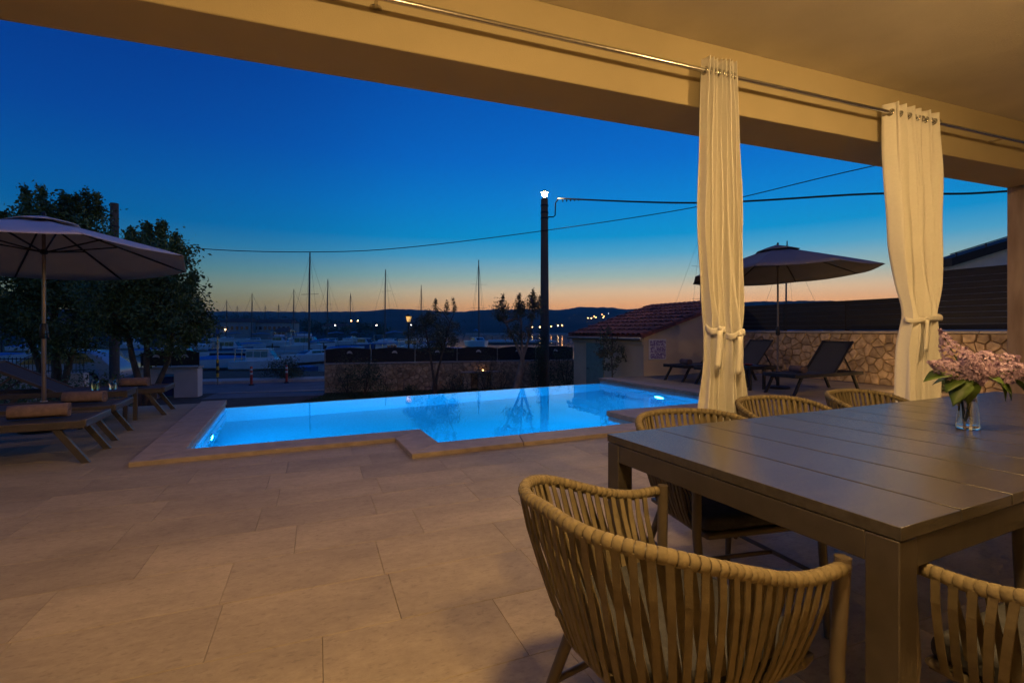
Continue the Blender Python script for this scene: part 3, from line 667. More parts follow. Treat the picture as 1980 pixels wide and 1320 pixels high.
dr = MB().box(-.03, -.003, 1.72, 2.6, LOW+.02, .80).build('door', M_door, shed, bevel=.006)
MB().tube([(-.035, 2.5, .02), (-.08, 2.5, .02), (-.08, 2.4, .02)], .012, 8).build('handle', M_dark, dr)
tp = MB().box(.165, .735, -.025, -.003, .40, .94).build('tile_panel', M_whitepl, shed)
mz = bpy.data.materials.new('painted_wall_tile'); mz.use_nodes = True; n = mz.node_tree.nodes; l = mz.node_tree.links; b = n['Principled BSDF']; b.inputs['Roughness'].default_value = .25
tc = n.new('ShaderNodeTexCoord'); vo = n.new('ShaderNodeTexVoronoi'); vo.inputs['Scale'].default_value = 26; oi = n.new('ShaderNodeObjectInfo'); cr = n.new('ShaderNodeValToRGB')
ad = n.new('ShaderNodeVectorMath'); ad.operation = 'ADD'; l.new(tc.outputs['Object'], ad.inputs[0]); l.new(oi.outputs['Random'], ad.inputs[1]); l.new(ad.outputs[0], vo.inputs['Vector']); l.new(vo.outputs['Distance'], cr.inputs[0])
for e_, (p, c) in zip([cr.color_ramp.elements[0], cr.color_ramp.elements[1], cr.color_ramp.elements.new(.4)], ((.0, (.5, .12, .12)), (.62, (.75, .66, .64)), (.3, (.13, .09, .34)))): e_.position = p; e_.color = (*c, 1)
l.new(cr.outputs[0], b.inputs['Base Color'])
for i in range(4):
    for j in range(3):
        x, z = .195+i*.13, .43+j*.163
        MB().box(x, x+.124, -.034, -.0255, z, z+.15).build('picture_tile', mz, tp)

# ------------------------------------------------------------------ neighbouring house on the far right
nh = thing('neighbour_house', 'neighbouring house gable with dark roof edge and roof rail', 'house', (0, 12, 0))
gx = lambda x: 2.73+(x-10.65)*.31
MB().add([(10.75, 0, LOW), (16, 0, LOW), (16, 0, gx(16)-.02), (10.75, 0, gx(10.75)-.02), (10.75, .28, LOW), (16, .28, LOW), (16, .28, gx(16)-.02), (10.75, .28, gx(10.75)-.02)], [(0, 1, 2, 3), (5, 4, 7, 6), (4, 0, 3, 7), (1, 5, 6, 2)]).build('gable_wall', M_whitepl, nh)
rfn = MB().hexa([(10.6, -.35, gx(10.6)), (16.3, -.35, gx(16.3)), (16.3, .3, gx(16.3)), (10.6, .3, gx(10.6))], [(10.6, -.35, gx(10.6)+.2), (16.3, -.35, gx(16.3)+.2), (16.3, .3, gx(16.3)+.2), (10.6, .3, gx(10.6)+.2)]).build('roof', M_board, nh)
MB().tube([(10.6, -.3, gx(10.6)+.29), (16.3, -.3, gx(16.3)+.29)], .012, 8).build('roof_rail', M_dark, nh)
for i in range(8): x = 10.75+i*.72; MB().tube([(x, -.3, gx(x)+.19), (x, -.3, gx(x)+.3)], .016, 8).build('rail_post', M_dark, nh)

sp_ = thing('assumed_wall_spotlight', 'small assumed spotlight, out of view, added on the floor to light the rubble wall', 'spotlight', (7.28, 8.72, 0), R(-2))  # assumed fixture hidden behind the curtain, added to brighten the rubble wall
MB().tube([(0, 0, 0), (0, 0, .12)], .012, 8).build('stake', M_dark, sp_)
MB().tube([(-.03, -.05, .12), (.035, .06, .17)], .05, 16).build('housing', M_dark, sp_, smooth=50)
MB().tube([(.0355, .0608, .1705), (.0375, .0642, .172)], .044, 16).build('lens', emit('assumed_spotlight_glow', (1, .6, .22), 600), sp_)

# ------------------------------------------------------------------ utility poles and cables
up = thing('utility_pole', 'tall weathered utility pole with a lit lamp on top', 'utility pole', (1.15, 17, LOW))
MB().tube([(0, 0, -.2), (-.005, 0, 3), (-.01, 0, 6.78)], [.165, .15, .125], 14).build('pole', M_conc, up, smooth=60)
lh = MB().lathe([(.07, 6.78), (.09, 6.84), (.05, 6.86)], 14).build('lamp_head', M_dark, up, smooth=50)
MB().lathe([(.0001, 6.86), (.045, 6.87), (.075, 6.905), (.085, 6.945), (.075, 6.985), (.045, 7.02), (.0001, 7.03)], 18).build('lamp_globe', emit('pole_lamp_glow', (1, .70, .38), 1300), lh, smooth=80)
MB().lathe([(.14, 7.01), (.145, 7.03), (.05, 7.10), (.0001, 7.11)], 16).build('lamp_hood', M_dark, lh, smooth=50)
for z in (6.1, 6.3, 6.55): MB().lathe([(.14, z-.03), (.14, z+.03)], 14, (-.008, 0, 0)).build('steel_band', M_dark, up)
MB().tube([(.12, -.02, 6.15), (.3, -.05, 6.15), (.36, -.06, 6.2), (.37, -.06, 6.62), (.46, -.1, 6.76)], .022, 8).build('bracket', mat('matt_black_iron', (.006, .006, .006), 1., spec=.0), up, smooth=60)
for i in range(5): MB().lathe([(.02, -.09), (.03, -.06), (.015, -.03), (.008, 0)], 8, (.62+i*.13, -.14-i*.05, 6.74-i*.003)).build('insulator', M_dark, up, smooth=60)
up2 = thing('utility_pole', 'second utility pole standing half hidden in the big tree', 'utility pole', (-14.8, 18, LOW))
MB().tube([(0, 0, -.2), (0, 0, 3), (0, 0, 6.9)], [.165, .15, .13], 12).build('pole', M_conc, up2, smooth=60)
MB().lathe([(.15, 6.0), (.15, 6.06)], 12).build('steel_band', M_dark, up2)
def cable(label, ctrl, r):
    pts = []
    for i in range(len(ctrl)-1):
        p0, p1, p2, p3 = [Vector(ctrl[max(0, min(len(ctrl)-1, i+k))]) for k in (-1, 0, 1, 2)]
        for q in range(10):
            t = q/10; pts.append(.5*((2*p1)+(p2-p0)*t+(2*p0-5*p1+4*p2-p3)*t*t+(3*p1-p0-3*p2+p3)*t**3))
    pts.append(Vector(ctrl[-1])); tag(MB().tube(pts, r, 6).build('power_cable', M_cable, smooth=179), label, 'cable')
cable('thick black cable running from the lamp pole top to the neighbouring house', [(1.60, 16.9, 5.78), (5.7, 14.8, 5.07), (9.3, 12.6, 4.72), (11.6, 12.2, 4.62), (14, 11.9, 4.75)], .028)
cable('thin black cable spanning from the tree side pole past the lamp pole', [(-14.7, 17.9, 4.55), (-10.3, 16.6, 3.95), (-6.6, 16.5, 3.85), (-3.7, 16.7, 4.03), (1.0, 16.85, 4.63), (5.8, 15.2, 5.05), (9.2, 12.6, 5.4), (14, 10.4, 6.0)], .014)

# ------------------------------------------------------------------ trees and shrubs
def leaves(clusters, size, asp, rr, mb=None, up=.0):
    mb = mb or MB()
    for (x, y, z, rx, ry, rz, n_) in clusters:
        for _ in range(n_):
            a = rr.gauss(0, .5), rr.gauss(0, .5), rr.gauss(0, .5); c = Vector((x+a[0]*rx, y+a[1]*ry, z+a[2]*rz))
            d = Vector((rr.gauss(0, 1), rr.gauss(0, 1), rr.gauss(up, 1))).normalized(); s_ = d.cross(Vector((rr.gauss(0, 1), rr.gauss(0, 1), rr.gauss(0, 1)))).normalized()
            L_ = size*rr.uniform(.6, 1.25); w = L_*asp
            k = len(mb.v); nn = d.cross(s_)*w*.25
            mb.v += [tuple(c-d*L_*.5), tuple(c+s_*w*.5+nn), tuple(c+d*L_*.5), tuple(c-s_*w*.5+nn)]; mb.f.append((k, k+1, k+2, k+3))
    return mb
def tree(name, label, loc, stems, blobs, nclus, per, cr_, size, asp, leafm, barkm, seed, sprays=(), cat='tree', group=None, limbs=26):
    t = thing(name, label, cat, loc, 0, group); rr = random.Random(seed); cl_ = []
    for (bx, by, bz, rx, ry, rz, wgt) in blobs:
        for _ in range(int(nclus*wgt)):
            while True:
                a = [rr.uniform(-1, 1) for _ in range(3)]; q = math.sqrt(sum(i*i for i in a))
                if .35 < q < 1: break
            f = lerp(.75, 1., rr.random()); s_ = cr_*rr.uniform(.6, 1.3)
            cl_.append((bx+a[0]*rx*f, by+a[1]*ry*f, bz+a[2]*rz*f, s_, s_, s_*rr.uniform(.7, 1.2), int(per*rr.uniform(.5, 1.4))))
    for (x, y, z, h, w) in sprays:
        for k in range(5): cl_.append((x+rr.uniform(-.04, .04), y, z+h*k/5, w*(1.1-k*.16), w, h/4, int(per*.55)))
    leaves(cl_, size, asp, rr).build('crown', leafm, t)
    tr = MB()
    for pts, r0, r1 in stems: tr.tube(pts, [lerp(r0, r1, i/(len(pts)-1)) for i in range(len(pts))], 9)
    tr.build('trunk', barkm, t, smooth=70)
    lb = MB(); tips = [Vector(p) for s_ in stems for p in s_[0][-2:]]
    for c in rr.sample(cl_, min(limbs, len(cl_))):
        e = Vector(c[:3]); s0 = min(tips, key=lambda p: (p-e).length+max(0, p.z-e.z)*2); m_ = s0.lerp(e, .5)+Vector((rr.uniform(-.1, .1), rr.uniform(-.1, .1), rr.uniform(.0, .15)))
        lb.tube([s0, m_, e], [stems[0][2]*.8, stems[0][2]*.5, .006], 5)
    if lb.v: tag(lb.build('limbs', barkm, t, smooth=70), kind='stuff')
    return t
tree('broadleaf_tree', 'dark leafy tree with several stems right behind the open parasol', (-9.15, 12, LOW),
     [([(0, 0, -.1), (-.05, 0, .7), (-.35, .1, 1.5), (-.5, .1, 2.3)], .10, .05), ([(.05, 0, -.1), (.1, 0, .8), (.15, -.1, 1.6), (.25, 0, 2.7)], .09, .045), ([(.1, .05, -.1), (.3, 0, .7), (.55, .1, 1.4), (.75, 0, 2.2)], .08, .04)],
     [(.30, 0, 3.3, .95, 1.1, 1.05, .5), (.75, 0, 2.4, .75, .9, .85, .25), (-.5, 0, 2.8, .9, 1.0, 1.0, .35), (.35, 0, 4.0, .85, .7, .5, .22)], 150, 150, .32, .10, .55, M_leaf, M_bark, 2,
     [(.1, 0, 4.4, .45, .14), (.45, 0, 4.5, .4, .13), (.8, 0, 4.1, .5, .13), (-.3, 0, 4.3, .4, .12), (1.2, 0, 3.2, .4, .12), (1.35, 0, 2.5, .35, .12)])
tree('broadleaf_tree', 'big dark tree with feathery top at the far left edge', (-12.9, 13.6, LOW),
     [([(0, 0, -.1), (.1, 0, 1), (0, 0, 2.2), (.1, 0, 3.4)], .14, .06), ([(.1, 0, 0), (.5, 0, 1.4), (.9, 0, 2.8)], .10, .05), ([(0, 0, 0), (-.5, 0, 1.5), (-1.0, 0, 3)], .10, .05)],
     [(.0, 0, 4.2, 1.5, 1.4, 1.45, .5), (1.1, 0, 3.7, .95, 1.2, 1.5, .3), (-1.3, 0, 3.4, 1.2, 1.2, 1.4, .35), (.2, 0, 2.3, 1.9, 1.3, .9, .3), (.3, 0, 5.05, 1.25, .9, .6, .25)], 165, 150, .36, .11, .55, M_leaf, M_bark, 14,
     [(-.75, 0, 5.6, .6, .17), (-.3, 0, 5.5, .75, .17), (.35, 0, 5.5, .55, .17), (.95, 0, 5.4, .75, .15), (1.25, 0, 5.35, .7, .13), (-1.4, 0, 5.1, .4, .15), (.65, 0, 5.5, .5, .15)])
tree('olive_tree', 'slim grey green olive tree in front of the street lantern', (-2.36, 14.5, LOW),
     [([(0, 0, -.1), (.02, 0, .7), (-.1, 0, 1.5), (-.25, 0, 2.3)], .05, .02), ([(.05, 0, -.1), (.1, 0, .8), (.3, 0, 1.6), (.5, 0, 2.4)], .045, .018)],
     [(-.2, 0, 2.05, .75, .6, .55, .6), (.35, 0, 2.1, .55, .5, .55, .4), (-.05, 0, 2.6, .4, .4, .3, .2)], 80, 60, .19, .085, .26, M_olive, M_bark, 31,
     [(.05, 0, 2.75, .4, .09), (.62, 0, 2.75, .4, .08), (.4, 0, 2.7, .35, .08)], limbs=18)
tree('olive_tree', 'pale trunked olive tree with separate tufts just left of the lamp pole', (.16, 14, LOW),
     [([(-.12, 0, -.1), (-.05, 0, .5), (.08, 0, 1.0), (.14, 0, 1.35)], .13, .075), ([(.14, 0, 1.35), (-.1, 0, 1.9), (-.35, 0, 2.4), (-.42, 0, 2.85)], .05, .02), ([(.14, 0, 1.35), (.12, 0, 2.0), (.08, 0, 2.8)], .05, .02), ([(.14, 0, 1.35), (.35, 0, 2.0), (.5, 0, 2.9)], .05, .02)],
     [(-.45, 0, 2.75, .22, .25, .38, .3), (.05, 0, 2.75, .2, .25, .36, .3), (.48, 0, 2.8, .26, .25, .45, .4), (0, 0, 2.1, .6, .4, .35, .35)], 60, 56, .14, .08, .28, M_olive, M_barkpale, 37,
     [(-.45, 0, 2.95, .25, .08), (.05, 0, 3.0, .25, .08), (.48, 0, 3.05, .3, .08), (.62, 0, 2.9, .3, .07)], limbs=14)
tree('sapling', 'thin sparse sapling standing before the shed wall', (2.68, 13.0, LOW),
     [([(0, 0, -.1), (.02, 0, .8), (0, 0, 1.5), (.03, 0, 2.1)], .025, .01)],
     [(0, 0, 1.45, .4, .3, .45, .7), (-.1, 0, 2.0, .35, .3, .3, .3)], 34, 26, .14, .085, .42, M_olive, M_bark, 41, limbs=14)
def bush(label, loc, rx, ry, rz, n_, size, m, seed, asp=.5, name='shrub'):
    t = thing(name, label, 'shrub', loc); rr = random.Random(seed); cl_ = []
    for _ in range(n_):
        while True:
            a = [rr.uniform(-1, 1), rr.uniform(-1, 1), rr.uniform(0, 1)]; q = math.sqrt(sum(i*i for i in a))
            if .45 < q < 1: break
        cl_.append((a[0]*rx, a[1]*ry, a[2]*rz, .24*rx+.05, .24*rx+.05, .2*rz+.05, 55))
    leaves(cl_, size, asp, rr).build('foliage', m, t)
    st = MB()
    for _ in range(7):
        c = rr.choice(cl_); st.tube([(0, 0, -.05), (c[0]*.4, c[1]*.4, c[2]*.5), c[:3]], [.02, .014, .006], 5)
    st.build('stems', M_bark, t, smooth=70)
bush('grey green shrub leaning on the left part of the garden wall', (-5.6, 16.5, LOW), .55, .4, 1.45, 30, .055, M_olive, 62, .3)
bush('tall loose shrub under the pale trunked olive tree', (-.9, 16.6, LOW), .5, .4, 1.5, 34, .055, M_olive, 63, .3)
bush('low shrub at the foot of the slim olive tree', (-1.9, 16.3, LOW), .45, .35, .75, 22, .05, M_leaf2, 64)
bush('low dark shrub at the left end of the garden wall', (-4.85, 15.9, LOW), .95, .5, 1.15, 46, .06, M_leaf2, 51)
bush('broad dark shrub between the two olive trees', (-.35, 15.4, LOW), .62, .5, 1.15, 36, .055, M_olive, 52, .3)
bush('dark climber growing up the lamp pole', (.92, 16.65, LOW), .3, .25, 2.15, 46, .06, M_leaf2, 53)
bush('dark hedge shrub beside the shed door', (1.95, 17.6, LOW), .75, .5, 1.75, 60, .06, M_leaf2, 54)
bush('small low shrub on the lawn before the garden wall', (-3.2, 15.4, LOW), .28, .25, .42, 16, .05, M_leaf2, 55)
bush('round clipped shrub on the verge by the red bollards', (-10.15, 21.4, LOW+.1), .85, .6, .95, 60, .07, M_leaf2, 56)
bush('dark hedge shrub under the big tree, nearest the gate pillar', (-9.9, 11.3, LOW), 1.0, .6, 1.15, 48, .07, M_leaf, 57)
bush('dark hedge shrub behind the side table with the two glasses', (-10.6, 10.0, LOW), 1.1, .6, 1.25, 52, .07, M_leaf, 58)
bush('dark hedge shrub behind the raised lounger backrest', (-11.2, 8.5, LOW), 1.2, .7, 1.5, 56, .07, M_leaf, 59)
bush('dark hedge shrub below the iron railing', (-12.6, 11.6, LOW), 1.3, .7, 1.15, 56, .07, M_leaf, 60)
bush('spreading plant at the foot of the rubble wall near the column', (8.35, 9.35, 0), .42, .3, .32, 16, .06, M_leaf2, 61)

# ------------------------------------------------------------------ parasols
def parasol(label, loc, rad, zr, za, rot, cloth, tilt=(0, 0), crank=True):
    t = thing('parasol', label, 'parasol', loc, rot, 'open garden parasols'); N = 8
    top = Matrix.Rotation(tilt[0], 4, 'X') @ Matrix.Rotation(tilt[1], 4, 'Y'); hub = Vector((0, 0, zr+.05))
    def T(p): return hub+top @ (Vector(p)-hub)
    H = za-zr; mb = MB(); nr, ns = 6, 4
    def cpt(r_, a, k):      # canopy point at radius fraction r_, sector k, fraction a across it
        g0, g1 = 2*math.pi*k/N, 2*math.pi*(k+1)/N
        p = Vector((math.cos(g0), math.sin(g0), 0)).lerp(Vector((math.cos(g1), math.sin(g1), 0)), a)*rad*r_
        z = zr+H*(1-r_)**1.0*.93+H*.07*(1-r_)**.5-.05*rad/1.5*math.sin(math.pi*a)*r_*(1-.5*r_)
        return T((p.x, p.y, z))
    r0 = .13
    for k in range(N):
        o = len(mb.v)
        for i in range(nr+1):
            for j in range(ns+1): mb.v.append(tuple(cpt(lerp(r0, 1, i/nr), j/ns, k)))
        for i in range(nr):
            for j in range(ns): a = o+i*(ns+1)+j; mb.f.append((a, a+ns+1, a+ns+2, a+1))
    bm = bmesh.new(); me = mb.mesh('canopy'); bm.from_mesh(me); bmesh.ops.remove_doubles(bm, verts=bm.verts, dist=1e-4); bm.to_mesh(me); bm.free(); me.materials.append(cloth); me.shade_smooth(); me.set_sharp_from_angle(angle=R(14))
    c = link('canopy', me, t); c.modifiers.new('solid', 'SOLIDIFY').thickness = .004
    vt = MB(); o = 0
    for k in range(N): vt.v.append(tuple(cpt(.24, 0, k)+Vector((0, 0, .035))))
    for k in range(N): vt.v.append(tuple(cpt(.12, 0, k)+Vector((0, 0, .04))))
    vt.v.append(tuple(T((0, 0, za+.035))))
    for k in range(N): vt.f += [(k, (k+1) % N, N+(k+1) % N, N+k), (N+k, N+(k+1) % N, 2*N)]
    v_ = vt.build('vent_cap', cloth, c, smooth=20); v_.modifiers.new('solid', 'SOLIDIFY').thickness = .004
    MB().lathe([(.02, za+.03), (.02, za+.06), (.0001, za+.08)], 10).build('finial', M_dark, t, smooth=60)
    MB().tube([(0, 0, .04), (0, 0, 1.2)], .021, 12).build('lower_pole', M_pole, t, smooth=60)
    MB().tube([(0, 0, 1.2), (0, 0, zr+.05), tuple(T((0, 0, za)))], .018, 12).build('upper_pole', M_pole, t, smooth=60)
    bx = MB().lathe([(.021, 1.06), (.038, 1.08), (.04, 1.16), (.034, 1.22), (.021, 1.24)], 14).build('crank_housing', M_dark, t, smooth=50)
    if crank: MB().tube([(.03, -.02, 1.12), (.075, -.05, 1.12), (.08, -.05, 1.06), (.115, -.07, 1.06)], .008, 7).build('crank_handle', M_dark, bx, smooth=60)
    MB().lathe([(.019, za-.42), (.035, za-.41), (.035, za-.37), (.019, za-.36)], 12).build('runner', M_dark, t, smooth=50)
    for k in range(N):
        g_ = 2*math.pi*k/N; d = Vector((math.cos(g_), math.sin(g_), 0))
        e = cpt(.985, 0, k)-Vector((0, 0, .012)); s0 = T((d.x*.04, d.y*.04, za-.02)); m_ = s0.lerp(e, .5)
        rb = MB().bar(s0, e, .014, .02).build('rib', M_dark, t)
        MB().bar((d.x*.035, d.y*.035, za-.39), s0.lerp(e, .46)-Vector((0, 0, .008)), .012, .016).build('strut', M_dark, rb)
    MB().lathe([(.22, 0), (.225, .03), (.20, .05), (.04, .055)], 24).build('base', M_dark, t, smooth=40)
    MB().tube([(0, 0, .05), (0, 0, .34)], .032, 14).build('base_tube', M_whitepl if crank else M_dark, t, smooth=50)
parasol('open pale parasol over the loungers on the pool\'s near end', (-5.44, 5.62, 0), 1.47, 1.99, 2.46, R(10), M_canopy, (R(-3.5), R(-3)))
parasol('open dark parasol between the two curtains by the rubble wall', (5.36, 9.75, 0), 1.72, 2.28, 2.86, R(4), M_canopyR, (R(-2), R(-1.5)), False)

# ------------------------------------------------------------------ sun loungers, side tables, towels
def lounger(label, foot, ang, back, dark):
    """foot: centre of the foot end on the floor; local +x towards the foot end"""
    t = thing('sun_lounger', label, 'sun lounger', (foot[0], foot[1], 0), ang, 'sun loungers around the pool'); fm = dark; W = .31
    for s_ in (-1, 1):
        MB().box(-2.0, -.03, s_*W-.02, s_*W+.02, .31, .375).build('side_rail', fm, t, bevel=.006)
        MB().hexa([(-.05, s_*(W-.03)-.02, 0), (.01, s_*(W-.03)-.02, 0), (.01, s_*(W-.03)+.02, 0), (-.05, s_*(W-.03)+.02, 0)], [(-.27, s_*(W-.03)-.02, .33), (-.21, s_*(W-.03)-.02, .33), (-.21, s_*(W-.03)+.02, .33), (-.27, s_*(W-.03)+.02, .33)]).build('leg', fm, t, bevel=.004)
        MB().hexa([(-1.95, s_*(W-.03)-.02, 0), (-1.89, s_*(W-.03)-.02, 0), (-1.89, s_*(W-.03)+.02, 0), (-1.95, s_*(W-.03)+.02, 0)], [(-1.75, s_*(W-.03)-.02, .33), (-1.69, s_*(W-.03)-.02, .33), (-1.69, s_*(W-.03)+.02, .33), (-1.75, s_*(W-.03)+.02, .33)]).build('leg', fm, t, bevel=.004)
    MB().box(-.055, -.005, -W-.02, W+.02, .315, .385).build('foot_rail', fm, t, bevel=.01)
    MB().box(-2.0, -1.96, -W+.02, W-.02, .315, .37).build('head_rail', fm, t, bevel=.006)
    MB().box(-1.16, -.06, -W+.021, W-.021, .352, .364).build('seat_sling', M_sling, t)
    hx, hz = -1.17, .36; L_ = .80; ca, sa = math.cos(back), math.sin(back)
    def bp_(l_, y, dz): return (hx-l_*ca+dz*sa*0-dz*sa, y, hz+l_*sa+dz*ca*0+dz*ca)
    br = MB().hexa([bp_(0, -W+.05, -.004), bp_(0, W-.05, -.004), bp_(L_, W-.05, -.004), bp_(L_, -W+.05, -.004)], [bp_(0, -W+.05, .006), bp_(0, W-.05, .006), bp_(L_, W-.05, .006), bp_(L_, -W+.05, .006)]).build('backrest', M_sling, t)
    for s_ in (-1, 1): MB().bar(bp_(0, s_*(W-.032), 0), bp_(L_+.02, s_*(W-.032), 0), .035, .035, (0, 1, 0)).build('back_rail', fm, br, bevel=.004)
    MB().bar(bp_(L_, -W+.052, 0), bp_(L_, W-.052, 0), .035, .035).build('back_top_rail', fm, br)
    for s_ in (-1, 1): MB().bar(bp_(.5, s_*(W-.08), -.02), (hx-.5*ca-.28, s_*(W-.08), .335), .02, .02, (0, 1, 0)).build('support_strut', fm, t)
def towel(label, p, ang, length, m=M_towel):
    t = thing('rolled_towel', label, 'towel', p, ang, 'rolled towels'); mb = MB(); N = 76
    pts = []
    for i in range(N+1):
        a = i/N*2*math.pi*3.6; r_ = .012+.058*(i/N); pts.append((r_*math.cos(a), .07+r_*math.sin(a)*.93))
    for x in [length*q/6-length/2 for q in range(7)]:
        for (y, z) in pts: mb.v.append((x+.004*math.sin(y*60), y, z))
    for q in range(6):
        for i in range(N): a = q*(N+1)+i; mb.f.append((a, a+1, a+N+2, a+N+1))
    o = mb.build('towel_roll', m, t, smooth=179); sd = o.modifiers.new('solid', 'SOLIDIFY'); sd.thickness = .012; sd.offset = 0
    core = MB().tube([(-length/2+.012, 0, .07), (length/2-.012, 0, .07)], .055, 14).build('towel_core', m, t)
LA = AU
lounger('sun lounger nearest the camera at the left edge, rolled towel on it', (-3.83, 4.50), LA, R(28), M_lfr)
lounger('second sun lounger from the camera, left of the pool, before the small table', (-4.28, 5.36), LA, R(28), M_lfr)
lounger('sun lounger beyond the small table, backrest raised by the parasol pole', (-4.88, 6.92), LA, R(29), M_lfr)
def on(foot, ang, x, y, z): c, s_ = math.cos(ang), math.sin(ang); return (foot[0]+c*x-s_*y, foot[1]+s_*x+c*y, z)
towel('beige rolled towel on the nearest left lounger', on((-3.83, 4.50), LA, -.42, -.02, .366), LA+R(4), .40)
towel('beige rolled towel on the second left lounger', on((-4.28, 5.36), LA, -.36, .02, .366), LA-R(8), .36)
towel('beige rolled towel on the lounger beyond the small table', on((-4.88, 6.92), LA, -.42, 0, .366), LA-R(3), .32)
RA = AU+math.pi
lounger('dark sun lounger under the dark parasol, nearest of the three by the rubble wall', (4.86, 8.82), RA, R(46), M_dark)
lounger('middle dark sun lounger by the rubble wall, behind the parasol pole', (4.10, 10.27), RA, R(46), M_dark)
lounger('dark sun lounger by the shed gable, half hidden behind the paired curtains', (3.70, 11.12), RA, R(46), M_dark)
M_towelD = mat('towel_dark', (.16, .11, .11), 1., var=.15, scale=25, bump=.8, bscale=180)
towel('dark rolled towel on the lounger under the dark parasol', on((4.86, 8.82), RA, -.55, 0, .366), RA+R(70), .34, M_towelD)
towel('dark rolled towel on the lounger by the shed gable', on((3.70, 11.12), RA, -.40, 0, .366), RA+R(75), .34, M_towelD)
def side_table(label, p, ang, s_, h, m):
    t = thing('side_table', label, 'side table', p, ang, 'small lounger side tables')
    for i in range(4): w = 2*s_/4; MB().box(-s_, s_, -s_+i*w+.003, -s_+(i+1)*w-.003, h-.022, h).build('slat', m, t, bevel=.002)
    for x in (-1, 1):
        for y in (-1, 1): MB().box(x*s_-(.045 if x > 0 else 0), x*s_+(.045 if x < 0 else 0), y*s_-(.045 if y > 0 else 0), y*s_+(.045 if y < 0 else 0), 0, h-.024).build('leg', m, t)
    for y in (-1, 1): MB().box(-s_+.046, s_-.046, y*(s_-.02)-.012, y*(s_-.02)+.012, h-.075, h-.024).build('apron', m, t)
    for x in (-1, 1): MB().box(x*(s_-.02)-.012, x*(s_-.02)+.012, -s_+.046, s_-.046, h-.074, h-.024).build('apron', m, t)
side_table('small table with two drinking glasses between the left loungers', (-4.98, 5.98, 0), AU, .235, .43, M_lfr)
side_table('small dark table with a red dish by the dark parasol', (4.70, 9.62, 0), AU, .22, .47, M_dark)
def tumbler(label, p, drink, mint):
    t = thing('drinking_glass', label, 'glass', p, 0, 'drinking glasses'); rr = random.Random(int(mint)+5)
    MB().lathe([(.0001, 0), (.036, 0), (.038, .006), (.044, .12), (.0415, .12), (.0355, .012), (.0001, .012)], 20).build('tumbler', M_glass, t, smooth=40)
    MB().lathe([(.0001, .0125), (.035, .0125), (.039, .085), (.0001, .085)], 20).build('drink', drink, t, smooth=40)
    for k in range(4): x, y = rr.uniform(-.018, .018), rr.uniform(-.018, .018); MB().box(x-.011, x+.011, y-.011, y+.011, .082+k*.003, .1+k*.004).build('ice_cube', M_glass, t, bevel=.003)
    if mint:
        for k in range(6): leaves([(0, 0, .115, .03, .03, .02, 1)], .04, .6, rr).build('mint_leaf', M_vleaf, t)
tumbler('tall drink with green mint on the small table', (-5.11, 5.93, .431), M_drink, True)
tumbler('clear glass of iced water beside the mint drink', (-4.95, 6.0, .431), M_vwater, False)
ds = thing('dish', 'small red dish on the dark table by the parasol', 'dish', (4.68, 9.58, .471))
MB().lathe([(.0001, .004), (.06, .0), (.10, .03), (.105, .032), (.06, .008), (.0001, .01)], 20).build('bowl', mat('dish_red', (.4, .08, .07), .4), ds, smooth=60)

# ------------------------------------------------------------------ dining table
P1 = Vector((.789, .982, 0)); TBW, NPL, PP = .995, 13, .2415; TLEN = NPL*PP
tb = thing('dining_table', 'large dark slatted outdoor dining table with a vase', 'dining table', P1, AU)
for i in range(NPL): MB().box(i*PP+.003, (i+1)*PP-.003, 0, TBW, .722, .75).build('plank', M_table, tb, bevel=.0014)
for (x, y) in ((0, 0), (0, 1), (1, 0), (1, 1)):
    x0 = .003 if x == 0 else TLEN-.069; y0 = .003 if y == 0 else TBW-.069
    MB().box(x0, x0+.066, y0, y0+.066, 0, .7195).build('leg', M_tableframe, tb, bevel=.003)
for y0 in (.004, TBW-.044): MB().box(.0695, TLEN-.0695, y0, y0+.04, .655, .7195).build('apron', M_tableframe, tb, bevel=.002)
for x0 in (.004, TLEN-.044): MB().box(x0, x0+.04, .0695, TBW-.0695, .655, .7195).build('apron', M_tableframe, tb, bevel=.002)
MB().box(TLEN/2-.03, TLEN/2+.03, .045, TBW-.045, .68, .7195).build('cross_beam', M_tableframe, tb)

# ------------------------------------------------------------------ rope chairs
def smooth01(t): t = max(0, min(1, t)); return t*t*(3-2*t)
def u_path(hw, xf, xb, rc, n_):   # U-shaped plan path, front of the left side to front of the right side
    pts = []; L1 = (xf-(xb+rc)); arc = math.pi/2*rc; L2 = 2*(hw-rc); tot = 2*L1+2*arc+L2
    for i in range(n_+1):
        s_ = tot*i/n_
        if s_ < L1: p = (xf-s_, hw)
        elif s_ < L1+arc: a = (s_-L1)/rc; p = (xb+rc-rc*math.sin(a), hw-rc+rc*math.cos(a))
        elif s_ < L1+arc+L2: p = (xb, hw-rc-(s_-L1-arc))
        elif s_ < L1+2*arc+L2: a = (s_-L1-arc-L2)/rc; p = (xb+rc-rc*math.cos(a), -(hw-rc)-rc*math.sin(a))
        else: p = (xb+rc+(s_-L1-2*arc-L2), -hw)
        pts.append(p)
    return pts, tot
def rim_z(x): return .642+.112*smooth01((.19-x)/.48)
wrap = MB(); NB = 9
for x, r_ in ((-.0092, .0135), (-.0070, .0158), (.0070, .0158), (.0092, .0135)):
    for k in range(NB): g_ = 2*math.pi*k/NB; wrap.v.append((x, r_*math.cos(g_), r_*math.sin(g_)))
for j in range(3):
    for k in range(NB): wrap.f.append((j*NB+k, j*NB+(k+1) % NB, (j+1)*NB+(k+1) % NB, (j+1)*NB+k))
wmesh = wrap.mesh('rope_wrap', 55); wmesh.materials.append(M_rope)
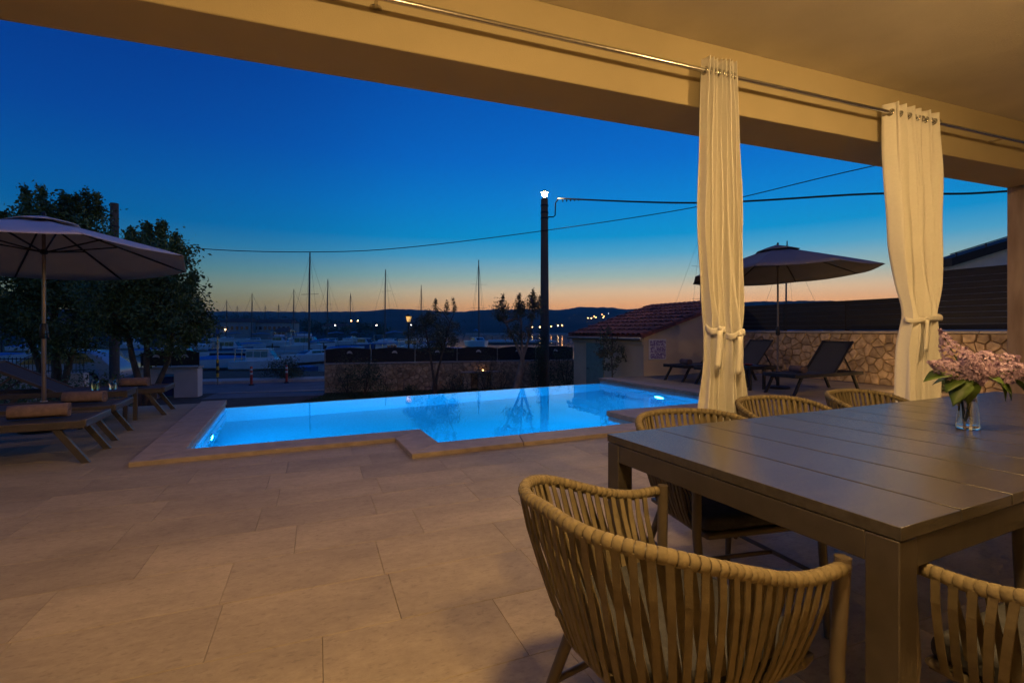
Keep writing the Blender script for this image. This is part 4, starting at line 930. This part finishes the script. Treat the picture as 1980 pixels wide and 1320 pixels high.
wr2 = MB(); wr2.v = [(x*.9, y*.8, z*.8) for x, y, z in wrap.v]; wr2.f = wrap.f; wmesh2 = wr2.mesh('rope_wrap', 55); wmesh2.materials.append(M_rope)
def frame_of(p, t):
    t = t.normalized(); a = t.cross(Vector((0, 0, 1))).normalized(); b_ = a.cross(t); m = Matrix((t, a, b_)).transposed().to_4x4(); m.translation = p; return m
def make_chair():
    t = thing('dining_chair', 'woven rope dining chair', 'chair', (0, 0, 0), 0, 'woven rope chairs around the dining table'); rr = random.Random(77)
    fine, tot = u_path(.283, .27, -.315, .225, 400); rim = [Vector((x, y, rim_z(x)+.006*math.cos(y*9))) for x, y in fine]
    low, _ = u_path(.217, .25, -.205, .168, 400); ring = [Vector((x, y, .405)) for x, y in low]
    rp = MB().tube(rim[::8], .0122, 8).build('arm_rim', M_chairleg, t, smooth=60)
    nw = 80
    for i in range(nw):
        k = 4+int((i+.5)/nw*392); w_ = link('rope_wrap', wmesh, rp); d = rim[min(400, k+4)]-rim[max(0, k-4)]
        w_.matrix_local = frame_of(rim[k], d) @ Matrix.Rotation(rr.uniform(-.3, .3), 4, 'X') @ Matrix.Rotation(rr.uniform(-.025, .025), 4, 'Z')
    rg = MB().tube(ring[::10]+[Vector((.25, .05, .405)), ring[0]], .0125, 8).build('seat_ring', M_chairleg, t, smooth=60)
    for i in range(40):
        k = 8+int((i+.5)/40*384); w_ = link('rope_wrap', wmesh2, rg); d = ring[min(400, k+4)]-ring[max(0, k-4)]
        w_.matrix_local = frame_of(ring[k], d) @ Matrix.Rotation(rr.uniform(-.3, .3), 4, 'X')
    ns = 46
    for layer in (0, 1):
        for i in range(ns):
            f = (i+.5+(.5 if layer else 0))/(ns+.5); k = int(12+f*376); kb = int(min(396, max(4, 200+(k-200)*1.0+(6 if layer else -6)+rr.uniform(-3, 3))))
            d = (rim[min(400, k+5)]-rim[max(0, k-5)]).normalized(); db = (ring[min(400, kb+5)]-ring[max(0, kb-5)]).normalized()
            out = Vector((-d.y, d.x, 0))*-1; cen = Vector((rim[k].x, rim[k].y, 0)); 
            if out.dot(cen-Vector((.05, 0, 0))) < 0: out = -out
            off = .0135 if layer == 0 else -.012; w_ = .0078; th = .0018
            a = rim[k]+out*off*.9+Vector((0, 0, -.004)); b_ = ring[kb]+out*off*.8; m_ = a.lerp(b_, .5)+out*(.010 if layer == 0 else -.004)+Vector((0, 0, rr.uniform(-.003, .003)))
            mb = MB(); tw = rr.uniform(-.25, .25)
            for p, dd, tt in ((a, d, 0), (a.lerp(m_, .5)+out*.004, d.lerp(db, .25), tw*.5), (m_, d.lerp(db, .5), tw), (m_.lerp(b_, .5)+out*.003, d.lerp(db, .75), tw*.5), (b_, db, 0)):
                dd = (dd.normalized()+out*tt).normalized(); nn = Vector((-dd.y, dd.x, 0)).normalized()
                mb.v += [tuple(p-dd*w_-nn*th), tuple(p+dd*w_-nn*th), tuple(p+dd*w_+nn*th), tuple(p-dd*w_+nn*th)]
            for j in range(4):
                for q in range(4): mb.f.append((j*4+q, j*4+(q+1) % 4, j*4+4+(q+1) % 4, j*4+4+q))
            mb.f += [(3, 2, 1, 0), (16, 17, 18, 19)]
            mb.build('strap', M_ropedk, t)
    for s_ in (-1, 1):
        MB().tube([(.272, s_*.275, .655), (.262, s_*.268, .42), (.285, s_*.262, .2), (.30, s_*.258, 0)], [.017, .016, .0145, .011], 10).build('leg', M_chairleg, t, smooth=60)
        MB().tube([(-.13, s_*.165, .40), (-.19, s_*.205, .2), (-.245, s_*.24, 0)], [.0165, .0145, .011], 10).build('leg', M_chairleg, t, smooth=60)
        MB().tube([(.28, s_*.262, .215), (.05, s_*.235, .215), (-.185, s_*.204, .215)], .0095, 8).build('stretcher', M_chairleg, t, smooth=60)
    MB().tube([(.05, -.235, .215), (.05, .235, .215)], .0095, 8).build('stretcher', M_chairleg, t, smooth=60)
    MB().box(-.175, .245, -.205, .205, .388, .402).build('seat_base', M_chairleg, t)
    cu = MB(); cp, _ = u_path(.222, .255, -.2, .16, 60)
    cu.prism(cp, .418, .468); cu.build('seat_cushion', M_cushion, t, bevel=.018, seg=3)
    return t
ch0 = make_chair(); snap(ch0)
Tl = lambda x, y: P1+U*x+V_*y
chairs = [('rope chair at the near head of the table, its back towards the camera', Vector((.362, 1.19, 0)), AU+R(1)),
          ('rope chair on the pool side of the table, closest to the table corner', Vector((.865, 2.05, 0)), R(-77)),
          ('rope chair on the pool side of the table, middle of the three rims', Vector((1.55, 2.54, 0)), R(-70)),
          ('rope chair on the pool side of the table, farthest along towards the vase', Vector((2.26, 2.86, 0)), R(-67)),
          ('rope chair cut by the lower right corner, on the near long side', Tl(.40, -.22), AU+math.pi/2)]
for i, (lb, p, a) in enumerate(chairs):
    o = ch0 if i == 0 else copy_tree(ch0)
    o['label'] = lb; o.location = p; o.rotation_euler = (0, 0, a)

# ------------------------------------------------------------------ vase with lilac
vz = .7505; vp = Vector((1.875, 1.99, vz))
va = thing('flower_vase', 'clear glass vase of pink lilac on the dining table', 'vase', vp); VS = .86
MB().lathe([(r_*VS, z_) for r_, z_ in [(.0001, 0), (.042, 0), (.045, .006), (.041, .05), (.037, .12), (.037, .205), (.0345, .205), (.0345, .12), (.0385, .05), (.04, .016), (.0001, .014)]], 28).build('vase_glass', M_glass, va, smooth=50)
MB().lathe([(r_*VS, z_) for r_, z_ in [(.0001, .0145), (.0395, .0165), (.038, .05), (.0342, .115), (.0001, .115)]], 28).build('vase_water', M_vwater, va, smooth=50)
rr = random.Random(12)
def lilac(base, tip, r_, n_, seed):
    r2 = random.Random(seed); base, tip = Vector(base), Vector(tip); ax = (tip-base); mb = MB(); an = ax.normalized(); s_ = an.cross(Vector((0, 0, 1))).normalized() if abs(an.z) < .95 else Vector((1, 0, 0)); w = an.cross(s_)
    for _ in range(n_):
        t = r2.random()**.9; prof = r_*(math.sin(math.pi*min(1, .18+t*.86))**.7)*(1.15-.55*t); a = r2.uniform(0, 6.283); q = r2.uniform(.72, 1.0)
        c = base+ax*t+(s_*math.cos(a)+w*math.sin(a))*prof*q; nr_ = (c-(base+ax*t)+an*.01).normalized()
        nr_ = (nr_+Vector((r2.gauss(0, .3), r2.gauss(0, .3), r2.gauss(0, .3)))).normalized(); e1 = nr_.cross(Vector((r2.gauss(0, 1), r2.gauss(0, 1), r2.gauss(0, 1)))).normalized(); e2 = nr_.cross(e1); z = r2.uniform(.0052, .0072)
        for k in range(4):    # four-petalled floret
            g_ = math.pi/2*k; d = e1*math.cos(g_)+e2*math.sin(g_); p = e1*-math.sin(g_)+e2*math.cos(g_); o = len(mb.v)
            mb.v += [tuple(c), tuple(c+d*z*.7+p*z*.42+nr_*.001), tuple(c+d*z*1.25+nr_*.0022), tuple(c+d*z*.7-p*z*.42+nr_*.001)]; mb.f.append((o, o+1, o+2, o+3))
    return mb
CL = [((-.035, -.02, .235), (-.085, .02, .405), .052), ((-.05, -.03, .225), (-.17, -.03, .275), .05), ((-.02, -.05, .225), (-.075, -.075, .30), .05), ((.0, -.05, .27), (-.01, -.065, .185), .042), ((.02, .0, .24), (.0, .01, .33), .045),
      ((.05, .0, .25), (.10, .02, .315), .058), ((.09, -.01, .25), (.19, .0, .295), .055), ((.12, -.03, .23), (.26, -.02, .225), .05), ((.06, -.05, .22), (.16, -.07, .265), .05), ((.03, -.06, .235), (.035, -.075, .24), .035)]
for i, (a, b_, r_) in enumerate(CL):
    b_ = tuple(q*1.12 if j < 2 else q for j, q in enumerate(b_)); r_ *= .9
    f = lilac(a, b_, r_, 330, 90+i).build('lilac_cluster', M_petal, va)
    MB().tube([(rr.uniform(-.02, .02), rr.uniform(-.02, .02), .03+.01*i), (rr.uniform(-.02, .02), rr.uniform(-.02, .02), .17), a, b_], [.0035, .003, .003, .0015], 6).build('stem', M_stem, va, smooth=70)
def vleaf(p, d, up, L_, w):
    p, d, up = Vector(p), Vector(d).normalized(), Vector(up).normalized(); s_ = d.cross(up).normalized(); up = s_.cross(d); mb = MB()
    prof = [(0, .0), (.12, .62), (.3, 1.0), (.5, .86), (.7, .55), (.87, .24), (1, 0)]
    for t, f in prof:
        c = p+d*L_*t-up*L_*.22*t*t
        mb.v += [tuple(c-s_*w*f+up*w*.28*f), tuple(c), tuple(c+s_*w*f+up*w*.28*f)]
    for i in range(len(prof)-1): a = 3*i; mb.f += [(a, a+1, a+4, a+3), (a+1, a+2, a+5, a+4)]
    o = mb.build('leaf', M_vleaf, va, smooth=179); o.modifiers.new('solid', 'SOLIDIFY').thickness = .0008
for p, d, L_ in [((-.10, -.03, .225), (-1, -.1, -.05), .115), ((-.07, -.04, .215), (-.9, -.3, -.5), .095), ((-.06, -.05, .205), (-.75, -.3, -.9), .12), ((-.05, -.03, .20), (-.5, -.5, -.7), .10), ((-.03, -.04, .205), (-.25, -.3, -1), .10),
                 ((-.04, 0, .215), (-.6, .4, -.2), .09), ((.05, -.04, .215), (.4, -.5, -.45), .09), ((.08, -.04, .215), (.35, -.3, -.95), .10), ((.10, -.03, .215), (.6, -.2, -.9), .105), ((.12, -.03, .22), (.9, -.1, -.5), .12), ((.15, -.02, .225), (1, .1, -.25), .12), ((.06, .02, .235), (.2, .6, .1), .09), ((.02, -.06, .22), (.1, -.9, -.2), .07)]:
    vleaf(p, d, (0, -.25, 1), L_, L_*.34)

# ------------------------------------------------------------------ roadside: bollards, striped post, lantern, bench
for k, (x, y, lb) in enumerate(((-10.35, 19.2, 'red and white traffic bollard nearer the striped post'), (-9.35, 20.05, 'red and white traffic bollard nearer the clipped shrub'))):
    t = thing('bollard', lb, 'bollard', (x, y, LOW+.006), 0, 'traffic bollards')
    MB().lathe([(.10, 0), (.10, .03), (.055, .05)], 14).build('base', M_black, t, smooth=40)
    MB().lathe([(.05, .05), (.048, .70), (.04, .74), (.0001, .75)], 14).build('post', M_red, t, smooth=50)
    for z in (.42, .58): MB().lathe([(.0505, z), (.0505, z+.08)], 14).build('reflective_band', M_whitepl, t, smooth=50)
t = thing('striped_post', 'yellow and black striped sign post by the road', 'sign post', (-11.75, 19.3, LOW+.006))
MB().tube([(0, 0, 0), (0, 0, 2.42)], .025, 10).build('pole', M_steel, t, smooth=60)
for i in range(5): MB().lathe([(.05, .32+i*.14), (.05, .32+(i+1)*.14-.002)], 12).build('stripe_band', M_yellow if i % 2 == 0 else M_black, t, smooth=50)
MB().box(-.012, .012, -.03, .03, .25, .3).build('clamp', M_dark, t)
MB().box(-.07, .07, -.032, -.026, 1.95, 2.42).build('sign_plate', M_signblue, t)
t = thing('street_lantern', 'lit four sided street lantern on a dark post behind the olive tree', 'street lamp', (-4.62, 21.6, LOW+.1))
MB().tube([(0, 0, 0), (0, 0, .3), (0, 0, 2.45)], [.07, .045, .035], 10).build('post', M_dark, t, smooth=60)
MB().hexa([(-.06, -.06, 2.47), (.06, -.06, 2.47), (.06, .06, 2.47), (-.06, .06, 2.47)], [(-.105, -.105, 2.70), (.105, -.105, 2.70), (.105, .105, 2.70), (-.105, .105, 2.70)]).build('lantern_glass', emit('lantern_glow', (1, .52, .08), 1.0), t)
for sx in (-1, 1):
    for sy in (-1, 1): MB().bar((sx*.062, sy*.062, 2.46), (sx*.108, sy*.108, 2.71), .016, .016).build('lantern_bar', M_dark, t)
MB().hexa([(-.13, -.13, 2.702), (.13, -.13, 2.702), (.13, .13, 2.702), (-.13, .13, 2.702)], [(-.03, -.03, 2.81), (.03, -.03, 2.81), (.03, .03, 2.81), (-.03, .03, 2.81)]).build('lantern_roof', M_dark, t)
t = thing('stone_ledge', 'pale stone ledge standing against the low garden wall', 'ledge', wl(3.2, .17, LOW), R(15.23))
for i in range(3): MB().box(-.75+i*.5, -.75+i*.5+.49, -.16, .15, .60, .655).build('slab', M_cap, t, bevel=.008)
for x in (-.55, .0, .5): MB().box(x-.14, x+.14, -.10, .14, -.02, .598).build('support_stone', M_stone, t, bevel=.02)
t = thing('candle_lantern', 'small glowing candle lantern on the pale stone ledge', 'lantern', wl(3.15, .2, LOW+.656))
MB().box(-.05, .05, -.05, .05, 0, .012).build('base', M_dark, t); MB().lathe([(.0001, .014), (.03, .016), (.032, .06), (.0001, .075)], 10).build('flame_glass', emit('candle_glow', (1, .5, .15), 10), t, smooth=60)
MB().hexa([(-.055, -.055, .12), (.055, -.055, .12), (.055, .055, .12), (-.055, .055, .12)], [(-.01, -.01, .16), (.01, -.01, .16), (.01, .01, .16), (-.01, .01, .16)]).build('top', M_dark, t)
for sx in (-1, 1):
    for sy in (-1, 1): MB().box(sx*.045-.004, sx*.045+.004, sy*.045-.004, sy*.045+.004, .012, .12).build('corner_bar', M_dark, t)

# ------------------------------------------------------------------ harbour: boats, masts, lamps, buildings
def hull(L, B, fr, m, parent, sheer=.35):
    mb = MB(); N = 12
    for i in range(N+1):
        t = i/N; b = B/2*(1-max(0, (t-.4)/.6)**2.2)*(.88+.12*min(1, t*4)); z = fr*(1+sheer*t*t); x = -L/2+L*t
        mb.v += [(x, -b, z), (x-.02*L*(t > .95), -b*.82, .12), (x-.05*L*t, 0, -.3+.25*t*t), (x-.02*L*(t > .95), b*.82, .12), (x, b, z)]
    for i in range(N):
        for j in range(4): a = i*5+j; mb.f.append((a, a+5, a+6, a+1))
        a = i*5; mb.f.append((a, a+4, a+9, a+5))
    mb.f += [(0, 1, 2, 3, 4)]
    return mb.build('hull', m, parent, smooth=35)
def cabin(parent, x0, x1, b, z0, z1, m, rake=.25, win=True, nwin=3, wm=None):
    c = MB().hexa([(x0, -b, z0), (x1, -b*.8, z0), (x1, b*.8, z0), (x0, b, z0)], [(x0+.05, -b*.88, z1), (x1-rake*(x1-x0), -b*.72, z1), (x1-rake*(x1-x0), b*.72, z1), (x0+.05, b*.88, z1)]).build('cabin', m, parent, bevel=.04)
    if win:
        h0, h1 = lerp(z0, z1, .38), lerp(z0, z1, .85); w = (x1-x0)*(1-rake)/nwin
        for s_ in (-1, 1):
            for i in range(nwin): xa, xb = x0+.1+i*w, x0+.1+(i+1)*w-.1; yy = s_*(b*.945+.015); MB().hexa([(xa, yy-.012, h0), (xb, yy*.93-.012, h0), (xb, yy*.93+.012, h0), (xa, yy+.012, h0)], [(xa, yy*.95-.012, h1), (xb, yy*.88-.012, h1), (xb, yy*.88+.012, h1), (xa, yy*.95+.012, h1)]).build('window', wm or M_wind, c)
        f0, f1 = .35, .9; xa, xb = x1-rake*(x1-x0)*f0+.02, x1-rake*(x1-x0)*f1+.02
        MB().hexa([(xa, -b*.66, lerp(z0, z1, f0)), (xa+.02, -b*.66, lerp(z0, z1, f0)), (xa+.02, b*.66, lerp(z0, z1, f0)), (xa, b*.66, lerp(z0, z1, f0))], [(xb, -b*.62, lerp(z0, z1, f1)), (xb+.02, -b*.62, lerp(z0, z1, f1)), (xb+.02, b*.62, lerp(z0, z1, f1)), (xb, b*.62, lerp(z0, z1, f1))]).build('windscreen', wm or M_wind, c)
    return c
def motor_boat(label, k, d, rz, L, kind, hm=None):
    x, y = at(k, d); t = thing('motor_boat', label, 'boat', (x, y, SEA+.02), R(rz), 'motor boats in the harbour'); B = L*.34; fr = .10*L+.2
    hull(L, B, fr, hm or M_hull, t)
    if kind == 'cover':
        mb = MB(); N = 8
        for i in range(N+1):
            q = i/N; xx = -L*.46+L*.84*q; b = B*.5*(1-max(0, (q-.5)/.5)**2*.85); z = fr*(1.02+.25*q*q); h = .32*L/6*math.sin(math.pi*min(1, .12+q*.8))
            mb.v += [(xx, -b, z), (xx, -b*.5, z+h*.8), (xx, 0, z+h), (xx, b*.5, z+h*.8), (xx, b, z)]
        for i in range(N):
            for j in range(4): a = i*5+j; mb.f.append((a, a+5, a+6, a+1))
        mb.f += [(0, 1, 2, 3, 4), (N*5+4, N*5+3, N*5+2, N*5+1, N*5)]
        mb.build('cover', M_cover, t, smooth=50)
        MB().box(-L*.54, -L*.48, -.15, .15, fr*.3, fr*1.5).build('outboard_motor', M_dark, t, bevel=.03)
    else:
        big = kind == 'cruiser'
        c = cabin(t, -L*.25, L*.22, B*.40, fr*.98, fr+(.28 if big else .30)*L*.62, M_hull, .3, True, 3, M_lit if kind == 'lit' else None)
        top = fr+(.28 if big else .30)*L*.62
        MB().box(-L*.42, L*.10, -B*.41, B*.41, top+.004, top+.06).build('hardtop', M_cover if big else M_hull, t, bevel=.02)
        for s_ in (-1, 1): MB().tube([(-L*.40, s_*B*.38, fr*.9), (-L*.39, s_*B*.38, top)], .03, 6).build('hardtop_post', M_steel, t)
        if big:
            MB().box(-L*.2, L*.02, -B*.3, B*.3, top+.062, top+.45).build('flybridge', M_hull, t, bevel=.06)
            MB().tube([(-L*.3, -B*.3, top+.06), (-L*.32, -B*.3, top+1.0), (-L*.32, B*.3, top+1.0), (-L*.3, B*.3, top+.06)], .03, 6).build('radar_arch', M_steel, t)
        rl = MB().tube([(L*.12, -B*.4, fr*1.1+.45), (L*.35, -B*.25, fr*1.2+.5), (L*.48, 0, fr*1.3+.5), (L*.35, B*.25, fr*1.2+.5), (L*.12, B*.4, fr*1.1+.45)], .018, 6).build('bow_rail', M_steel, t, smooth=60)
    return t
M_lit = mat('boat_window_painted_glow', (.10, .28, .30), .25)  # window light put into a teal base colour, no emission
def sail_boat(label, k, top, d, rz, L=None, spread=1):
    """top: slope of the mast head above eye level"""
    x, y = at(k, d); H = 1.15+top*d-SEA; L = L or H*.78; t = thing('sailing_yacht', label, 'sailing yacht', (x, y, SEA+.02), R(rz), 'moored sailing yachts'); B = L*.3; fr = .09*L
    hull(L, B, fr, M_hull, t, .2)
    cabin(t, -L*.12, L*.25, B*.27, fr*1.0, fr+.055*L, M_hull, .4, True, 3)
    mx_ = L*.08
    ms_ = MB().tube([(mx_, 0, fr), (mx_-.004*H, 0, H*.6), (mx_-.012*H, 0, H)], [.0075*H+.02, .0065*H+.02, .004*H+.015], 8).build('mast', M_mast, t, smooth=60)
    for q in ((.45, .72) if spread > 1 else (.62,)): MB().bar((mx_-.01*H, -B*.42, H*q), (mx_-.01*H, B*.42, H*q), .06, .035).build('spreader', M_mast, ms_)
    bo = MB().tube([(mx_, 0, fr+.10*H), (-L*.36, 0, fr+.11*H)], .05, 8).build('boom', M_mast, t, smooth=60)
    MB().tube([(mx_-.1, 0, fr+.115*H), (-L*.15, 0, fr+.135*H), (-L*.34, 0, fr+.12*H)], [.12, .15, .07], 8).build('furled_sail', M_cover, bo, smooth=60)
    r_ = .00016*d+.004
    for e in ((L*.47, 0, fr*1.15), (-L*.48, 0, fr), (mx_-.05*L, B*.45, fr), (mx_-.05*L, -B*.45, fr)):
        MB().tube([(mx_-.012*H, 0, H*.98), e], r_, 4).build('stay', M_mast, ms_)
K = lambda px: (px-990)/935
sail_boat('sailing yacht with the tallest thick mast, moored by the blue boats', K(607), .1604, 52, 250, 9, 1)
MAST = [(398, .0578, 150, 'first'), (443, .0642, 160, 'second'), (493, .0781, 130, 'third'), (574, .0866, 130, 'fourth')]
for px, tp_, d, w in MAST: sail_boat(f'distant yacht, {w} mast from the left along the skyline', K(px), tp_, d, 200+px % 70)
for px, tp_, d, w in ((381, .054, 240, 'tiny far mast left of the first yacht mast'), (412, .050, 250, 'tiny far mast right of the first yacht mast'), (462, .052, 240, 'tiny far mast between second and third yacht masts'), (516, .053, 230, 'tiny far mast right of the third yacht mast'), (541, .056, 220, 'tiny far mast left of the fourth yacht mast')): sail_boat(w, K(px), tp_, d, 220+px % 50)
sail_boat('yacht with the mast just right of the tallest thick mast', K(639), .107, 110, 245)
sail_boat('small distant yacht with mast above the pair of orange lamps', K(680), .078, 150, 262)
sail_boat('yacht with a tall mast midway between thick mast and lantern', K(751), .1262, 100, 240, None, 2)
sail_boat('distant yacht with short mast right of the street lantern', K(815), .0941, 140, 275)
sail_boat('yacht with a tall mast between the two olive trees', K(924), .1455, 100, 285, None, 2)
sail_boat('yacht whose mast rises above the shed roof, left of the curtains', K(1344), .20, 75, 300, None, 2)
sail_boat('yacht with wide spreaders seen under the dark parasol', K(1533), .186, 80, 175, 14, 2)
motor_boat('blue covered motor boat moored behind the striped post', K(425), 43, 12, 6.0, 'cover')
motor_boat('pilothouse motor boat with lit windows painted teal behind the bollards', K(512), 42, 8, 5.4, 'lit')
motor_boat('small covered dinghy right of the clipped shrub', K(592), 38, -25, 2.6, 'cover', M_hullblue)
motor_boat('large white cruiser behind the thick mast', K(598), 78, 5, 8.2, 'cruiser')
motor_boat('cruiser with pale hardtop rising above the black fence panels', K(752), 56, 70, 6.2, 'cruiser')
motor_boat('blue motor boat moored left of the pale hardtop cruiser', K(668), 74, 20, 5.6, 'cover')
motor_boat('motor boat with cabin left of the pale hardtop cruiser, further out', K(708), 90, -30, 6.2, 'cabin', M_hullblue)
motor_boat('motor boat half hidden behind the slim olive tree', K(868), 64, 15, 6.0, 'cover')
motor_boat('bright blue covered boat at the far left edge of the harbour', K(5), 50, 6, 5.6, 'cover')
motor_boat('motor boat behind the parasol pole in the harbour', K(105), 62, 30, 5.4, 'cabin')
motor_boat('motor boat glimpsed through the big tree', K(195), 58, -12, 5.4, 'cover')
motor_boat('white motor boat above the gate pillar fence', K(355), 54, 22, 5.0, 'cabin')
motor_boat('low boat hull further out behind the blue covered boat', K(450), 70, 0, 6.0, 'cabin', M_hullblue)
motor_boat('white cabin boat far out before the harbour buildings', K(545), 105, -15, 7.0, 'cruiser')
for px, d, rz, L, kd, lb in ((300, 66, 10, 5.5, 'cover', 'small covered boat just right of the big tree'), (385, 84, -20, 6.0, 'cabin', 'cabin boat far out above the blue covered boat'), (482, 92, 15, 6.0, 'cover', 'covered boat far out behind the pilothouse boat'), (640, 60, -12, 5.5, 'cover', 'covered boat left of the first black fence panel'), (690, 62, 25, 5.0, 'cover', 'small covered boat just above the first black fence panel'), (800, 82, 8, 6.0, 'cabin', 'cabin boat behind the street lantern'), (838, 100, -18, 6.5, 'cover', 'covered boat far out behind the slim olive tree'), (60, 80, 16, 6.0, 'cover', 'covered boat far left beside the parasol pole'), (260, 90, -8, 6.5, 'cabin', 'cabin boat far out behind the big tree')): motor_boat(lb, K(px), d, rz, L, kd)
def pontoon(label, x0, x1, y0, y1, z=SEA+.55):
    t = thing('pontoon', label, 'pontoon', ((x0+x1)/2, (y0+y1)/2, SEA)); hx_, hy_ = (x1-x0)/2, (y1-y0)/2
    MB().box(-hx_, hx_, -hy_, hy_, .3, z-SEA).build('deck', M_pontoon, t)
    for i in range(4): MB().tube([(-hx_*.9+i*hx_*.6, hy_*.8, -.8), (-hx_*.9+i*hx_*.6, hy_*.8, z-SEA+1.1)], .09, 8).build('pile', M_dark, t)
pontoon('long pale deck standing in for light streaks far out left of the lamp pole', -48, 70, 500, 506, SEA+1.2)  # pale deck added in place of light trails on the water
pontoon('pale pontoon in the middle distance behind the right olive tree', -7, 12, 128, 150, SEA+.7)
pontoon('low dark pontoon among the moored boats', -42, -18, 66, 68)
def lamp(label, k, slope, d, c, r_, s_, ground=SEA):
    x, y = at(k, d); z = 1.15+slope*d; t = thing('street_lamp', label, 'street lamp', (x, y, ground), 0, 'distant street lamps')
    MB().tube([(0, 0, -.3), (0, 0, z-ground-r_)], [.10, .06], 6).build('post', M_dark, t)
    MB().lathe([(.0001, z-ground-r_), (r_*.8, z-ground-r_*.6), (r_, z-ground), (r_*.8, z-ground+r_*.6), (.0001, z-ground+r_)], 8).build('lamp_globe', emit('far_lamp', c, s_, False), t)
WARM, ORG, WHT = (1, .62, .22), (1, .42, .12), (1, .85, .7)
for lb, px, py, d, c, r_, s_ in (('yellow harbour lamp above the striped post', 436, 637, 190, WARM, .30, 14), ('white harbour lamp right of the thick mast', 648, 629, 205, WHT, .27, 14), ('left one of the paired harbour lamps', 679, 620, 200, ORG, .32, 14),
                             ('right one of the paired harbour lamps', 692, 620, 200, WARM, .28, 14), ('single white harbour lamp above the pale hardtop cruiser', 728, 629, 190, WHT, .24, 12), ('small white lamp below the street lantern', 795, 628, 190, WHT, .2, 10),
                             ('warm lamp by the parasol pole in the harbour', 100, 641, 120, WARM, .2, 8), ('warm lamp glimpsed left of the big tree trunk', 149, 641, 120, WARM, .2, 10), ('greenish yellow lamp at the far left edge', 3, 622, 70, (.75, 1, .15), .16, 4)):
    lamp(lb, K(px), (640-py)/935, d, c, r_, s_)
for i, (px, py) in enumerate(((1066, 631), (1079, 629.5), (1087, 628.5), (1029, 632), (1044, 632))): lamp(('orange quay lamp across the bay nearest the lamp pole on its right', 'middle orange quay lamp right of the lamp pole', 'rightmost orange quay lamp across the bay', 'quay lamp seen through the right olive tree', 'quay lamp just left of the lamp pole')[i], K(px), (640-py)/935, 600, (ORG, WARM, ORG, WARM, WARM)[i], .55, 30)
HL = [(1137, 614.5), (1143.5, 615), (1149, 611.5), (1152, 613.5), (1164, 608), (1166.5, 614), (1168, 611), (1177, 606)]
for i, (px, py) in enumerate(HL):
    sp_ = (640-py)/935; d = 1040; g_ = 1.15+sp_*d-14
    lamp(f'village lamp on the far hillside, {("first", "second", "third", "fourth", "fifth", "sixth", "seventh", "eighth")[i]} from the left', K(px), sp_, d, (WARM, WARM, ORG, WARM, ORG, WARM, ORG, WHT)[i], (.75, .9, .9, .8, .7, .8, .7, .4)[i], 18, g_)
for px, py, lb in ((1236, 603.5, 'lone lamp on the hillside left of the shed ridge'), (1273, 598.5, 'lone lamp just above the shed roof'), (1321, 593.5, 'faint lamp on the headland above the shed ridge')): lamp(lb, K(px), (640-py)/935, 560, WHT, .4, 8, 1.15+(640-py)/935*560-9)
def building(label, k0, k1, d, z0, z1, nw, roofm):
    t = thing('harbour_building', label, 'building', ((k0+k1)/2*d, d, z0), 0); w = (k1-k0)/2*d; h = z1-z0
    MB().box(-w, w, 0, 8, -3, h).build('wall', M_build, t)
    MB().add([(-w-.4, -.4, h+.01), (w+.4, -.4, h+.01), (w+.4, 8.4, h+.01), (-w-.4, 8.4, h+.01), (-w*.9, 4, h+1.6), (w*.9, 4, h+1.6)], [(0, 1, 5, 4), (1, 2, 5), (2, 3, 4, 5), (3, 0, 4), (3, 2, 1, 0)]).build('roof', roofm, t)
    for i in range(nw):
        for j in range(max(1, int(h/2.8))): x = -w+(i+.5)*2*w/nw; MB().box(x-.5, x+.5, -.06, .02, .9+j*2.8, 2.2+j*2.8).build('window', M_wind, t)
building('long pale harbour building above the striped post', K(425), K(482), 190, .8, 4.6, 6, M_rooftile)
building('long pale harbour building left of the thick mast', K(490), K(562), 195, .8, 4.4, 8, M_rooftile)
building('small tan boathouse on the quay left of the thick mast', K(528), K(552), 170, -1.6, .8, 3, M_rooftile)
building('pale house on the bank above the left lounger backrest', K(46), K(64), 150, .5, 6.2, 2, M_rooftile)
building('small pale house glimpsed behind the parasol pole', K(108), K(124), 150, .2, 4.2, 2, M_rooftile)
building('pale house on the bank right of the thick mast', K(622), K(668), 250, -.5, 3.5, 5, M_rooftile)
wd = random.Random(8); cls = []
fbk = table_of([-1.7, -1.1, -.93, -.8, -.68, -.6, -.5, -.42, -.34, -.27, -.22], [.052, .05, .046, .036, .032, .026, .021, .018, .014, .008, .002])
for _ in range(420):
    k = wd.uniform(-1.25, -.26); t_ = wd.random()**1.3; d = lerp(215, 330, t_); z = lerp(SEA, 1.15+fbk(k)*330, t_**.75); h = wd.uniform(1.6, 3.4)
    if K(420) < k < K(565) and d < 262: h *= .5; 
    cls.append((k*d, d, z+h*.5, h*1.3, h*1.3, h*.8, 42))
tag(leaves(cls, 1.0, .7, wd).build('distant_woods', M_leaf2), 'dark mass of trees on the far harbour bank', 'woods', kind='stuff')

# ------------------------------------------------------------------ evening haze over the bay
hz_ = MB().box(-9600, 9600, -40, 12600, SEA-1.2, 112).build('haze', M_dark); hz_.data.materials.clear()
mh = bpy.data.materials.new('haze_air'); mh.use_nodes = True; n = mh.node_tree.nodes; n.remove(n['Principled BSDF'])
pv = n.new('ShaderNodeVolumePrincipled'); pv.inputs['Color'].default_value = (.86, .93, 1, 1); pv.inputs['Density'].default_value = .00016; pv.inputs['Anisotropy'].default_value = .2; pv.inputs['Density Attribute'].default_value = ''; mh.cycles.homogeneous_volume = True
mh.node_tree.links.new(pv.outputs[0], n['Material Output'].inputs['Volume']); hz_.data.materials.append(mh); tag(hz_, 'thin blue evening haze over the bay', kind='stuff')
